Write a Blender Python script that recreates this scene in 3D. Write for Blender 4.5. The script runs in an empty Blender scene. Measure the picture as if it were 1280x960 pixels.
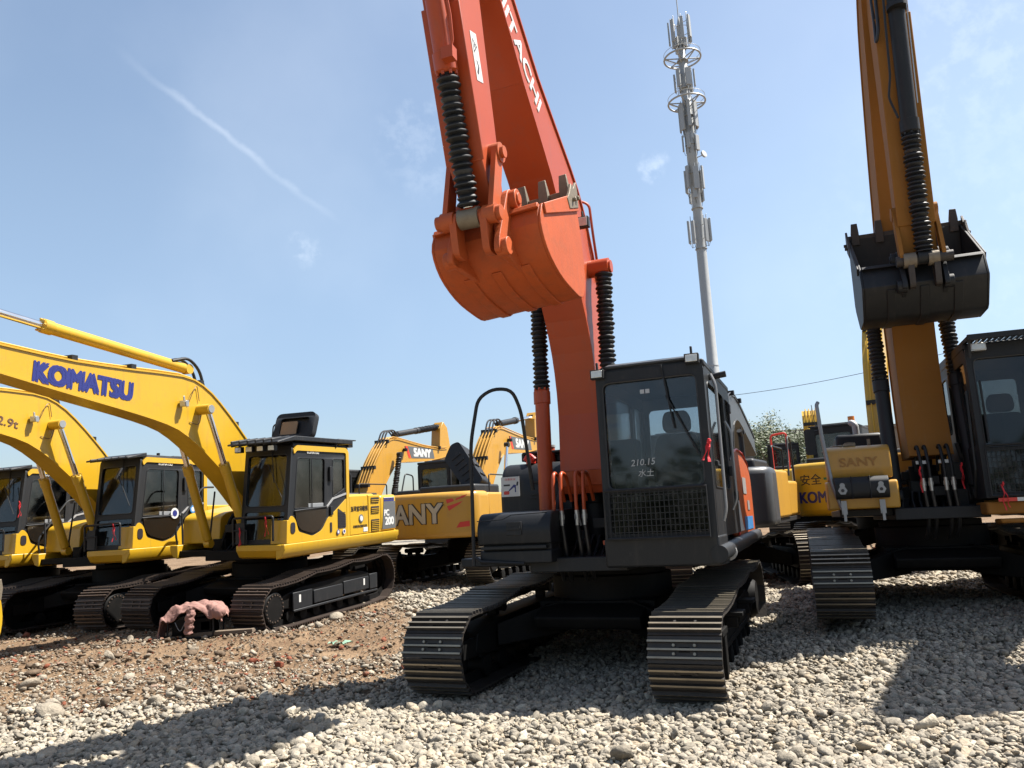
import bpy, math, random
import numpy as np
from mathutils import Vector, Matrix
random.seed(7); rng = np.random.default_rng(11)
scene = bpy.context.scene
col = scene.collection
PI = math.pi

# ------------------------------------------------------------------ helpers
def tag(o, label=None, cat=None, group=None, kind=None):
    if label: o['label'] = label
    if cat: o['category'] = cat
    if group: o['group'] = group
    if kind: o['kind'] = kind
    return o

def empty(name, M, label=None, cat=None, group=None):
    o = bpy.data.objects.new(name, None); col.objects.link(o)
    o.matrix_world = M if isinstance(M, Matrix) else Matrix.Translation(Vector(M))
    o.empty_display_size = .3
    return tag(o, label, cat, group)

def kids(o): return [c for c in bpy.data.objects if c.parent == o]
def copy_tree(o, parent=None):
    c = o.copy(); col.objects.link(c); c.parent = parent
    if parent is not None: c.matrix_parent_inverse = Matrix()
    for ch in kids(o): copy_tree(ch, c)
    return c

def fillet(poly, r, n=4):
    out = []; N = len(poly)
    for i in range(N):
        p = Vector(poly[i]); a = Vector(poly[i-1]); b = Vector(poly[(i+1) % N])
        rr = r[i] if isinstance(r, (list, tuple)) else r
        da = (a-p); db = (b-p); la = da.length; lb = db.length
        if rr <= 0 or la < 1e-6 or lb < 1e-6: out.append(tuple(p)); continue
        d = min(rr, la*.48, lb*.48)
        pa = p+da/la*d; pb = p+db/lb*d
        for k in range(n+1):
            t = k/n
            q = pa*(1-t)**2+p*2*t*(1-t)+pb*t*t
            out.append(tuple(q))
    return out
def rect(u0, v0, u1, v1, r=0, n=4):
    p = [(u0, v0), (u1, v0), (u1, v1), (u0, v1)]
    return fillet(p, r, n) if r else p

class MB:
    def __init__(s): s.v = []; s.f = []; s.m = []
    def add(s, vs, fs, m=0):
        o = len(s.v); s.v += [tuple(v) for v in vs]
        s.f += [tuple(i+o for i in f) for f in fs]; s.m += [m]*len(fs); return s
    def box(s, x0, y0, z0, x1, y1, z1, m=0, R=None):
        if x0 > x1: x0, x1 = x1, x0
        if y0 > y1: y0, y1 = y1, y0
        if z0 > z1: z0, z1 = z1, z0
        vs = [(x0,y0,z0),(x1,y0,z0),(x1,y1,z0),(x0,y1,z0),(x0,y0,z1),(x1,y0,z1),(x1,y1,z1),(x0,y1,z1)]
        if R is not None: vs = [R @ Vector(v) for v in vs]
        return s.add(vs, [(3,2,1,0),(4,5,6,7),(0,1,5,4),(1,2,6,5),(2,3,7,6),(3,0,4,7)], m)
    def bar(s, p0, p1, w, h, m=0, up=(0,0,1)):
        p0 = Vector(p0); p1 = Vector(p1); d = (p1-p0); L = d.length; d.normalize()
        up = Vector(up)
        if abs(d.dot(up)) > .98: up = Vector((1,0,0))
        a = d.cross(up).normalized(); b = a.cross(d)
        M = Matrix((( d.x,a.x,b.x,p0.x),(d.y,a.y,b.y,p0.y),(d.z,a.z,b.z,p0.z),(0,0,0,1)))
        return s.box(0,-w/2,-h/2,L,w/2,h/2,m,M)
    def prism(s, poly, y0, y1, m=0, plane='xz'):
        n = len(poly)
        if plane == 'xz': P = lambda p, t: (p[0], t, p[1])
        elif plane == 'yz': P = lambda p, t: (t, p[0], p[1])
        else: P = lambda p, t: (p[0], p[1], t)
        vs = [P(p, y0) for p in poly]+[P(p, y1) for p in poly]
        fs = [tuple(range(n)), tuple(range(2*n-1, n-1, -1))]+[(i, i+n, (i+1) % n+n, (i+1) % n) for i in range(n)]
        return s.add(vs, fs, m)
    def lathe(s, p0, p1, prof, n=20, m=0, cap=True):
        """prof: list of (t metres from p0, radius)"""
        p0 = Vector(p0); d = (Vector(p1)-p0).normalized()
        a = d.cross(Vector((0,0,1)) if abs(d.z) < .9 else Vector((1,0,0))).normalized(); b = d.cross(a)
        vs = []; fs = []
        for t, r in prof:
            for k in range(n):
                w = 2*PI*k/n; vs.append(p0+d*t+a*(r*math.cos(w))+b*(r*math.sin(w)))
        for i in range(len(prof)-1):
            for k in range(n):
                k2 = (k+1) % n; fs.append((i*n+k, i*n+k2, (i+1)*n+k2, (i+1)*n+k))
        if cap: fs.append(tuple(range(n-1, -1, -1))); fs.append(tuple(range((len(prof)-1)*n, len(prof)*n)))
        return s.add(vs, fs, m)
    def cyl(s, p0, p1, r, r1=None, n=18, m=0):
        L = (Vector(p1)-Vector(p0)).length
        return s.lathe(p0, p1, [(0, r), (L, r if r1 is None else r1)], n, m)
    def tube(s, path, r, n=8, m=0, smooth=0):
        P = [Vector(p) for p in path]
        if smooth:
            Q = [P[0]]
            for i in range(1, len(P)-1):
                a, p, b = P[i-1], P[i], P[i+1]
                d = min(smooth, (a-p).length*.45, (b-p).length*.45)
                pa = p+(a-p).normalized()*d; pb = p+(b-p).normalized()*d
                for k in range(5):
                    t = k/4; Q.append(pa*(1-t)**2+p*2*t*(1-t)+pb*t*t)
            Q.append(P[-1]); P = Q
        vs = []; fs = []; prev = None
        for i, p in enumerate(P):
            d = (P[min(i+1, len(P)-1)]-P[max(i-1, 0)]).normalized()
            if prev is None: a = d.cross(Vector((0,0,1)) if abs(d.z) < .9 else Vector((1,0,0))).normalized()
            else: a = (prev-d*prev.dot(d)).normalized()
            prev = a; b = d.cross(a)
            for k in range(n):
                w = 2*PI*k/n; vs.append(p+a*(r*math.cos(w))+b*(r*math.sin(w)))
        for i in range(len(P)-1):
            for k in range(n):
                k2 = (k+1) % n; fs.append((i*n+k, i*n+k2, (i+1)*n+k2, (i+1)*n+k))
        fs.append(tuple(range(n-1, -1, -1))); fs.append(tuple(range((len(P)-1)*n, len(P)*n)))
        return s.add(vs, fs, m)
    def plate(s, loops, t, M, m=0):
        """flat plate with holes: loops[0] outline, others holes (2D), thickness t centred on M's plane"""
        cu = bpy.data.curves.new('tmp', 'CURVE'); cu.dimensions = '2D'; cu.fill_mode = 'BOTH'; cu.extrude = t/2
        for lp in loops:
            sp = cu.splines.new('POLY'); sp.points.add(len(lp)-1); sp.use_cyclic_u = True
            for q, p in zip(sp.points, lp): q.co = (p[0], p[1], 0, 1)
        s.from_data(cu, M, m); return s
    def from_data(s, cu, M, m=0):
        ob = bpy.data.objects.new('tmp', cu); me = bpy.data.meshes.new_from_object(ob)
        vs = [M @ v.co for v in me.vertices]; fs = [tuple(p.vertices) for p in me.polygons]
        s.add(vs, fs, m)
        bpy.data.objects.remove(ob); bpy.data.meshes.remove(me); bpy.data.curves.remove(cu)
    def text(s, txt, M, size, width=None, ext=.002, bold=0, m=0, shear=0, space=1.0):
        cu = bpy.data.curves.new('tmp', 'FONT'); cu.body = txt; cu.size = size; cu.extrude = ext
        cu.shear = shear; cu.space_character = space; cu.align_x = 'CENTER'; cu.align_y = 'CENTER'
        cu.resolution_u = 3
        ob = bpy.data.objects.new('tmp', cu); me = bpy.data.meshes.new_from_object(ob)
        if me.vertices:
            xs = [v.co.x for v in me.vertices]; ys = [v.co.y for v in me.vertices]
            cx = (min(xs)+max(xs))/2; cy = (min(ys)+max(ys))/2
            kx = width/(max(xs)-min(xs)) if width else 1
            shifts = [(0,0)] if not bold else [(0,0),(-bold,-bold*.6),(bold,-bold*.6),(-bold,bold*.6),(bold,bold*.6)]
            for q, (dx, dy) in enumerate(shifts):
                s.add([M @ Vector(((v.co.x-cx)*kx+dx, v.co.y-cy+dy, v.co.z+q*.0006)) for v in me.vertices], [tuple(p.vertices) for p in me.polygons], m)
        bpy.data.objects.remove(ob); bpy.data.meshes.remove(me); bpy.data.curves.remove(cu)
        return s
    def build(s, name, mats, parent=None, bevel=0, ang=32, seg=2):
        me = bpy.data.meshes.new(name); me.from_pydata([tuple(v) for v in s.v], [], s.f); 
        if not isinstance(mats, (list, tuple)): mats = [mats]
        for mt in mats: me.materials.append(mt)
        me.polygons.foreach_set('material_index', s.m)
        me.validate(); me.update()
        me.polygons.foreach_set('use_smooth', [True]*len(me.polygons))
        try: me.set_sharp_from_angle(angle=math.radians(ang))
        except Exception: pass
        o = bpy.data.objects.new(name, me); col.objects.link(o)
        if parent is not None: o.parent = parent
        if bevel:
            b = o.modifiers.new('bevel', 'BEVEL'); b.width = bevel; b.segments = seg; b.limit_method = 'ANGLE'; b.angle_limit = math.radians(35)
            b.harden_normals = False
        return o

def frame(o, u, v):
    """matrix from origin, u axis, v axis"""
    u = Vector(u).normalized(); v = Vector(v); v = (v-u*v.dot(u)).normalized(); n = u.cross(v)
    o = Vector(o)
    return Matrix(((u.x,v.x,n.x,o.x),(u.y,v.y,n.y,o.y),(u.z,v.z,n.z,o.z),(0,0,0,1)))

# ------------------------------------------------------------------ materials
GAIN = .8
def mat(name, color, rough=.5, metal=0, var=.12, bump=0, dirt=0, dirtcol=(.22,.17,.12), coat=0, scale=3.0, spec=.5, dscale=6, streak=0):
    m = bpy.data.materials.new(name); m.use_nodes = True; nt = m.node_tree; N = nt.nodes; L = nt.links
    b = N['Principled BSDF']
    b.inputs['Roughness'].default_value = rough; b.inputs['Metallic'].default_value = metal
    b.inputs['Specular IOR Level'].default_value = spec
    if coat: b.inputs['Coat Weight'].default_value = coat; b.inputs['Coat Roughness'].default_value = .12
    tc = N.new('ShaderNodeTexCoord')
    n1 = N.new('ShaderNodeTexNoise'); n1.inputs['Scale'].default_value = scale; n1.inputs['Detail'].default_value = 6; n1.inputs['Roughness'].default_value = .6
    L.new(tc.outputs['Object'], n1.inputs['Vector'])
    mix = N.new('ShaderNodeMix'); mix.data_type = 'RGBA'
    c = tuple(q*GAIN for q in color) if metal < .5 else color
    dirtcol = tuple(q*GAIN for q in dirtcol)
    mix.inputs['A'].default_value = (c[0]*(1-var), c[1]*(1-var), c[2]*(1-var), 1)
    mix.inputs['B'].default_value = (min(1, c[0]*(1+var)), min(1, c[1]*(1+var)), min(1, c[2]*(1+var)), 1)
    L.new(n1.outputs['Fac'], mix.inputs['Factor']); out = mix.outputs['Result']
    if dirt:
        n2 = N.new('ShaderNodeTexNoise'); n2.inputs['Scale'].default_value = dscale; n2.inputs['Detail'].default_value = 10; n2.inputs['Roughness'].default_value = .72
        L.new(tc.outputs['Object'], n2.inputs['Vector'])
        r = N.new('ShaderNodeMapRange'); r.inputs['From Min'].default_value = .62-.35*dirt; r.inputs['From Max'].default_value = .78; r.inputs['To Max'].default_value = min(.9, .35+dirt*.5)
        L.new(n2.outputs['Fac'], r.inputs['Value'])
        m2 = N.new('ShaderNodeMix'); m2.data_type = 'RGBA'; m2.inputs['B'].default_value = (*dirtcol, 1)
        L.new(r.outputs['Result'], m2.inputs['Factor']); L.new(out, m2.inputs['A']); out = m2.outputs['Result']
        rr = N.new('ShaderNodeMapRange'); rr.inputs['To Min'].default_value = rough; rr.inputs['To Max'].default_value = .9
        L.new(r.outputs['Result'], rr.inputs['Value']); L.new(rr.outputs['Result'], b.inputs['Roughness'])
    else:
        rr = N.new('ShaderNodeMapRange'); rr.inputs['To Min'].default_value = max(.02, rough-.08); rr.inputs['To Max'].default_value = min(1, rough+.1)
        L.new(n1.outputs['Fac'], rr.inputs['Value']); L.new(rr.outputs['Result'], b.inputs['Roughness'])
    if streak:
        mp = N.new('ShaderNodeMapping'); mp.inputs['Scale'].default_value = (7, 7, .55); L.new(tc.outputs['Object'], mp.inputs['Vector'])
        n4 = N.new('ShaderNodeTexNoise'); n4.inputs['Scale'].default_value = 1.6; n4.inputs['Detail'].default_value = 9; n4.inputs['Roughness'].default_value = .7; L.new(mp.outputs['Vector'], n4.inputs['Vector'])
        r4 = N.new('ShaderNodeMapRange'); r4.inputs['From Min'].default_value = .53; r4.inputs['From Max'].default_value = .74; r4.inputs['To Max'].default_value = streak; L.new(n4.outputs['Fac'], r4.inputs['Value'])
        m4 = N.new('ShaderNodeMix'); m4.data_type = 'RGBA'; m4.inputs['B'].default_value = (*dirtcol, 1); L.new(r4.outputs['Result'], m4.inputs['Factor']); L.new(out, m4.inputs['A']); out = m4.outputs['Result']
    L.new(out, b.inputs['Base Color'])
    if bump:
        n3 = N.new('ShaderNodeTexNoise'); n3.inputs['Scale'].default_value = 40; n3.inputs['Detail'].default_value = 5
        L.new(tc.outputs['Object'], n3.inputs['Vector'])
        bp = N.new('ShaderNodeBump'); bp.inputs['Strength'].default_value = bump; bp.inputs['Distance'].default_value = .01
        L.new(n3.outputs['Fac'], bp.inputs['Height']); L.new(bp.outputs['Normal'], b.inputs['Normal'])
    return m

def glassmat(name, tint, refl=1.0):
    m = bpy.data.materials.new(name); m.use_nodes = True; nt = m.node_tree; N = nt.nodes; L = nt.links
    N.remove(N['Principled BSDF']); out = N['Material Output']
    t = N.new('ShaderNodeBsdfTransparent'); t.inputs['Color'].default_value = (*tint, 1)
    g = N.new('ShaderNodeBsdfGlossy'); g.inputs['Roughness'].default_value = .04
    d = N.new('ShaderNodeBsdfDiffuse'); d.inputs['Color'].default_value = (.35, .33, .3, 1)
    f = N.new('ShaderNodeFresnel'); f.inputs['IOR'].default_value = 1.55
    ml = N.new('ShaderNodeMath'); ml.operation = 'MULTIPLY'; ml.inputs[1].default_value = refl; L.new(f.outputs[0], ml.inputs[0])
    mx = N.new('ShaderNodeMixShader'); L.new(ml.outputs[0], mx.inputs[0]); L.new(t.outputs[0], mx.inputs[1]); L.new(g.outputs[0], mx.inputs[2])
    tc = N.new('ShaderNodeTexCoord'); n = N.new('ShaderNodeTexNoise'); n.inputs['Scale'].default_value = 2.5; n.inputs['Detail'].default_value = 8
    L.new(tc.outputs['Object'], n.inputs['Vector'])
    r = N.new('ShaderNodeMapRange'); r.inputs['From Min'].default_value = .4; r.inputs['From Max'].default_value = .8; r.inputs['To Max'].default_value = .07
    L.new(n.outputs['Fac'], r.inputs['Value'])
    m2 = N.new('ShaderNodeMixShader'); L.new(r.outputs[0], m2.inputs[0]); L.new(mx.outputs[0], m2.inputs[1]); L.new(d.outputs[0], m2.inputs[2])
    L.new(m2.outputs[0], out.inputs['Surface'])
    return m

M = {}
M['orange'] = mat('orange_paint', streak=.45, color=(.41,.062,.014), rough=.42, var=.1, coat=.06, spec=.35, dirt=.1, bump=.02, dirtcol=(.26,.09,.06))
M['orange_worn'] = mat('orange_worn_paint', (.44,.082,.018), .5, spec=.35, var=.16, dirt=.3, dirtcol=(.22,.09,.05), bump=.08, dscale=4)
M['bucket_orange'] = mat('scuffed_orange_bucket', streak=.45, color=(.46,.085,.018), rough=.55, var=.18, dirt=.34, dirtcol=(.19,.075,.04), bump=.2, spec=.3, dscale=7)
M['yellow'] = mat('yellow_paint', streak=.45, color=(.56,.33,.015), rough=.36, var=.08, coat=.15, dirt=.2, bump=.02, dirtcol=(.32,.2,.05), scale=1.5)
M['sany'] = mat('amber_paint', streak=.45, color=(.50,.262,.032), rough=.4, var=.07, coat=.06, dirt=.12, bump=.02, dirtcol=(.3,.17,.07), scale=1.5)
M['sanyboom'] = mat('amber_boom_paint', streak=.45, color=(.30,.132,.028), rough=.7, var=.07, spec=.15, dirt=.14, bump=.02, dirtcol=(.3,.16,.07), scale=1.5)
M['black'] = mat('black_paint', streak=.3, color=(.011,.012,.014), rough=.55, var=.25, dirt=.08, dirtcol=(.06,.052,.045), bump=.03, spec=.35)
M['charcoal'] = mat('charcoal_panel', streak=.3, color=(.013,.0145,.017), rough=.5, var=.2, dirt=.10, dirtcol=(.08,.072,.064), bump=.04, spec=.3)
M['grey'] = mat('grey_panel', (.052,.056,.062), .42, var=.15, dirt=.12, dirtcol=(.12,.11,.10))
M['chassis'] = mat('undercarriage_black', (.0055,.0052,.005), .65, var=.3, dirt=.3, dirtcol=(.025,.02,.016), bump=.1, spec=.15)
M['shoe'] = mat('track_steel', (.04,.034,.029), .55, metal=.3, var=.3, dirt=.28, dirtcol=(.12,.09,.065), bump=.25, dscale=12)
M['shoe_k'] = mat('track_steel_rusty', (.036,.024,.018), .6, metal=.25, var=.3, dirt=.28, dirtcol=(.10,.06,.038), bump=.25, dscale=12)
M['edge'] = mat('worn_steel_edge', (.26,.225,.17), .4, metal=.65, var=.3, dirt=.22, dirtcol=(.12,.09,.06), dscale=9)
M['edge_k'] = mat('dull_steel_edge', (.13,.095,.075), .5, metal=.4, var=.3, dirt=.3, dirtcol=(.06,.04,.03), dscale=9)
M['rubber'] = mat('black_rubber', (.012,.013,.015), .5, var=.2, bump=.05, dirt=.06, dirtcol=(.05,.05,.05))
M['hose'] = mat('black_hose', (.014,.014,.015), .45, var=.2)
M['chrome'] = mat('chrome_rod', (.75,.74,.72), .14, metal=1, var=.03)
M['steel'] = mat('bare_steel', (.42,.41,.39), .35, metal=.8, var=.15)
M['pipe'] = mat('silver_pipe', (.3,.3,.3), .4, metal=.4, var=.15, dirt=.12)
M['tooth'] = mat('worn_tooth_steel', (.22,.18,.13), .6, metal=.4, var=.3, dirt=.4, dirtcol=(.12,.09,.06), bump=.3, dscale=14)
M['toothdark'] = mat('dark_tooth_steel', (.05,.042,.038), .6, metal=.3, var=.3, dirt=.2, bump=.3)
M['white'] = mat('white_decal', (.62,.62,.6), .4, var=.04)
M['blue'] = mat('blue_decal', (.018,.025,.17), .4, var=.05)
M['skyblue'] = mat('light_blue_decal', (.05,.22,.5), .4, var=.1)
M['ink'] = mat('dark_ink', (.02,.016,.02), .5, var=.1)
M['inkbrown'] = mat('brown_ink', (.12,.06,.03), .5, var=.1)
M['red'] = mat('red_decal', (.62,.035,.02), .4, var=.08)
M['redcloth'] = mat('red_cloth', (.62,.02,.03), .8, var=.15)
M['fabric'] = mat('seat_fabric', (.06,.065,.072), .85, var=.2, bump=.1)
M['seatgrey'] = mat('seat_cover', (.20,.21,.22), .85, var=.15, bump=.1)
M['interior'] = mat('cab_lining', (.02,.021,.023), .8, var=.15)
M['lens'] = mat('lamp_lens', (.62,.62,.58), .12, metal=.3, var=.3, scale=30)
M['amber'] = mat('amber_lens', (.75,.22,.02), .2, var=.1)
M['galv'] = mat('galvanised_steel', (.36,.37,.37), .5, metal=.25, var=.1)
M['pink'] = mat('pink_quilt', (.29,.155,.13), .9, var=.25, bump=.5, scale=9)
M['greydecal'] = mat('grey_decal', (.11,.115,.12), .4, var=.08)
M['silverdecal'] = mat('silver_decal', (.4,.4,.4), .35, metal=.3, var=.1)
M['glass'] = glassmat('cab_glass', (.74,.78,.8), .9)
M['glass_dark'] = glassmat('tinted_glass', (.34,.36,.36), .9)
M['gloss'] = mat('dark_tinted_pane', (.012,.010,.008), .12, var=.2)
M['foam'] = mat('brown_liner', (.30,.20,.12), .9, var=.15, bump=.3)

# ------------------------------------------------------------------ camera
F, PITCH, ROLL, CH = 973.33, math.radians(9.3577), math.radians(3.2244), 1.5839
cam = bpy.data.cameras.new('camera'); co = bpy.data.objects.new('camera', cam); col.objects.link(co)
cam.sensor_width = 36; cam.lens = F/1280*36; cam.clip_end = 3000; cam.clip_start = .05
U = Vector((1,0,0)); V = Vector((0,-math.sin(PITCH), math.cos(PITCH))); D = Vector((0, math.cos(PITCH), math.sin(PITCH)))
cX = U*math.cos(ROLL)-V*math.sin(ROLL); cY = U*math.sin(ROLL)+V*math.cos(ROLL)
co.matrix_world = Matrix(((cX.x,cY.x,-D.x,0),(cX.y,cY.y,-D.y,0),(cX.z,cY.z,-D.z,CH),(0,0,0,1)))
scene.camera = co
def raydir(px, py):
    return (cX*((px-640)/F)+cY*(-(py-480)/F)+D).normalized()

def pose(X, Y, deg, z0=0, pt=0, rl=0):
    t = math.radians(deg); pt = math.radians(pt); rl = math.radians(rl)
    def pl(x, y, z):
        cx, sx = math.cos(pt), math.sin(pt); x, z = x*cx+z*sx, -x*sx+z*cx
        c2, s2 = math.cos(rl), math.sin(rl); y, z = y*c2+z*s2, -y*s2+z*c2
        return Vector((-x*math.sin(t)+y*math.cos(t), -x*math.cos(t)-y*math.sin(t), z))
    a, b, c = pl(1,0,0), pl(0,1,0), pl(0,0,1)
    return Matrix(((a.x,b.x,c.x,X),(a.y,b.y,c.y,Y),(a.z,b.z,c.z,z0),(0,0,0,1)))

# ------------------------------------------------------------------ excavator pieces
def track(root, ys, gauge, shoe, xf=1.83, xr=-1.83, zc=.45, r=.385, mats=None, nsh=47, sprocket_front=False, detail=True, steps=False, disc=False):
    """one crawler track centred at y = ys*gauge/2"""
    mats = mats or [M['shoe'], M['edge'], M['chassis']]
    yc = ys*gauge/2; base = zc-r; rf = r*.86; zf = base+rf; rb = r*1.09; zb_ = base+rb+.02
    pts = []
    for k in range(25): a = -PI/2+PI*k/24; pts.append((xf+rf*math.cos(a), zf+rf*math.sin(a)))
    for k in range(1, 30):
        u = k/30; sag = -.035*math.sin(PI*((u*3) % 1)); pts.append((xf+(xr-xf)*u, (zf+rf)*(1-u)+(zb_+rb)*u+sag+.05*math.sin(PI*u)))
    for k in range(25): a = PI/2+PI*k/24; pts.append((xr+rb*math.cos(a), zb_+rb*math.sin(a)))
    for k in range(1, 30): u = k/30; pts.append((xr+(xf-xr)*u, base+.02*max(0,1-u*8)))
    P = pts+[pts[0]]
    cum = [0]
    for i in range(len(P)-1): cum.append(cum[-1]+math.hypot(P[i+1][0]-P[i][0], P[i+1][1]-P[i][1]))
    Lt = cum[-1]; pitch = Lt/nsh
    def at(s):
        s %= Lt
        i = max(0, int(np.searchsorted(cum, s))-1); i = min(i, len(P)-2)
        f = (s-cum[i])/(cum[i+1]-cum[i]+1e-9)
        return P[i][0]+(P[i+1][0]-P[i][0])*f, P[i][1]+(P[i+1][1]-P[i][1])*f
    mb = MB(); h = pitch/2+.003
    g = .046
    prof = [(-h,0),(-h,.016)]
    for c in (-.62, 0, .62):
        c *= h; prof += [(c-.012,.016),(c-.008,g),(c+.008,g),(c+.012,.016)]
    prof += [(h,.016),(h,0)]
    tips = [1+4*j+2 for j in range(3)]
    n = len(prof)
    for k in range(nsh):
        s = k*pitch
        x0, z0 = at(s); xa, za = at(s-.05); xb, zb = at(s+.05)
        tx, tz = xb-xa, zb-za; l = math.hypot(tx, tz); tx /= l; tz /= l
        nx, nz = tz, -tx      # outward
        jit = random.uniform(-.002, .002)
        def W(t, nn, y): return (x0+tx*t+nx*(nn+jit), y, z0+tz*t+nz*(nn+jit))
        ya, yb = yc-shoe/2, yc+shoe/2
        vs = [W(t, q, ya) for t, q in prof]+[W(t, q, yb) for t, q in prof]
        fs = [tuple(range(n)), tuple(range(2*n-1, n-1, -1))]; ms = [0, 0]
        for i in range(n):
            fs.append((i, i+n, (i+1) % n+n, (i+1) % n)); ms.append(1 if i in tips else 0)
        o = len(mb.v); mb.v += vs; mb.f += [tuple(j+o for j in f) for f in fs]; mb.m += ms
        if detail:
            for dy in (-.085, .085):
                for dt in ((-.32*h, .32*h) if k % 2 else (.32*h,)):
                    c0 = Vector(W(dt, .016, yc+dy)); c1 = Vector(W(dt, .034, yc+dy)); mb.cyl(c0, c1, .013, n=6, m=1 if k % 3 == 0 else 0)
            # dark slot between the links, and link under the shoe
            for sgn in (-1, 1):
                v8 = [Vector(W(t, q, yc+sgn*.085+dy)) for q in (-.09, -.002) for (t, dy) in ((-h,-.022),(h,-.022),(h,.022),(-h,.022))]
                mb.add(v8, [(3,2,1,0),(4,5,6,7),(0,1,5,4),(1,2,6,5),(2,3,7,6),(3,0,4,7)], 2)
            v8 = [Vector(W(t, q, yc+dy)) for q in (.015, .0185) for (t, dy) in ((-.2*h,-.045),(.2*h,-.045),(.2*h,.045),(-.2*h,.045))]
            mb.add(v8, [(3,2,1,0),(4,5,6,7),(0,1,5,4),(1,2,6,5),(2,3,7,6),(3,0,4,7)], 2)
    fr = MB()
    fr.prism(fillet([(xf-.25,.33),(xf-.3,.52),(xf-.75,.60),(xr+.6,.66),(xr+.35,.6),(xr+.35,.34),(xr+.6,.30),(xf-.5,.30)], .04), yc-.17, yc+.17)
    fr.box(xf-.36, yc-.16, zf-.09, xf+.02, yc-.11, zf+.09); fr.box(xf-.36, yc+.11, zf-.09, xf+.02, yc+.16, zf+.09)
    if steps:
        yo = yc+ys*.17
        for sx in (.75, -.35):
            fr.box(sx-.14, yo, .60, sx+.14, yo+ys*.17, .64); fr.box(sx-.14, yo, .50, sx-.11, yo+ys*.12, .6); fr.box(sx+.11, yo, .5, sx+.14, yo+ys*.12, .6)
        fr.box(xr+.7, yo, .31, xf-.6, yo+ys*.012, .37)
        fr.box(xf-.62, yo, .12, xf-.5, yo+ys*.05, .5); fr.box(xf-.64, yo, .5, xf-.3, yo+ys*.06, .56)
    f = fr.build('track_frame', M['chassis'], root, bevel=.012)
    mb.build('track_shoes', mats, f, ang=30)
    w = MB()
    w.lathe((xf, yc-.1, zf), (xf, yc+.1, zf), [(0,.22),(.02,.285),(.05,.285),(.055,.23),(.145,.23),(.15,.285),(.18,.285),(.2,.22)], 32)
    w.build('idler_wheel', M['chassis'], f)
    if sprocket_front: xs, = (xf,)
    else: xs = xr
    zs = zf if sprocket_front else zb_
    sp = MB(); nt = 21; poly = []
    for k in range(nt*2):
        a = PI*k/nt; rr = .35 if k % 2 == 0 else .29; rr *= (.82 if sprocket_front else 1.08); poly.append((xs+rr*math.cos(a), zs+rr*math.sin(a)))
    sp.prism(poly, yc-.03, yc+.03)
    yo = yc+ys*.03
    sp.lathe((xs, yo, zs), (xs, yo+ys*.2, zs), [(0,.25),(.12,.25),(.16,.23),(.2,.2),(.2,.05)], 32)
    sp.build('sprocket', M['chassis'], f, ang=25)
    if disc:
        dd = MB(); y1 = yc+ys*.26
        dd.lathe((xs, yc+ys*.15, zf), (xs, y1, zf), [(0,.25),(.09,.25),(.11,.23),(.11,.02)], 32)
        for k in range(20):
            a = 2*PI*k/20; dd.cyl((xs+.205*math.cos(a), y1-.002*ys, zf+.205*math.sin(a)), (xs+.205*math.cos(a), y1+.012*ys, zf+.205*math.sin(a)), .012, n=6, m=1)
        dd.build('hub_cover', [M['chassis'], M['edge_k']], f)
    for k in range(7):
        x = xr+.62+(xf-xr-1.15)*k/6; rr = MB()
        rr.lathe((x, yc-.17, .185), (x, yc+.17, .185), [(0,.05),(.01,.1),(.05,.1),(.055,.075),(.285,.075),(.29,.1),(.33,.1),(.34,.05)], 16)
        rr.build('bottom_roller', M['chassis'], f)
    for x in (-.75, .75):
        rr = MB(); rr.cyl((x, yc-.14, .74+.045*(-x)), (x, yc+.14, .74+.045*(-x)), .062, n=14); rr.box(x-.05, yc-.05, .6, x+.05, yc+.05, .72)
        rr.build('carrier_roller', M['chassis'], f)
    return f

def carbody(root, gauge):
    b = MB(); yi = gauge/2-.2
    b.cyl((0,0,.72),(0,0,.98), .66, n=40); b.cyl((0,0,.98),(0,0,1.06), .60, n=40)
    b.box(-.7,-.62,.45,.7,.62,.74)
    for sx in (-1, 1):
        for sy in (-1, 1):
            b.add([(sx*.25,sy*.35,.42),(sx*.7,sy*.35,.42),(sx*1.12,sy*yi,.34),(sx*.55,sy*yi,.34),
                   (sx*.25,sy*.35,.76),(sx*.7,sy*.35,.76),(sx*1.12,sy*yi,.56),(sx*.55,sy*yi,.56)],
                  [(3,2,1,0),(4,5,6,7),(0,1,5,4),(1,2,6,5),(2,3,7,6),(3,0,4,7)])
    b.prism(fillet([(.7,.45),(1.05,.5),(1.1,.62),(.7,.72)], .03), -.55, .55)
    return b.build('carbody', M['chassis'], root, bevel=.015)

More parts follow.
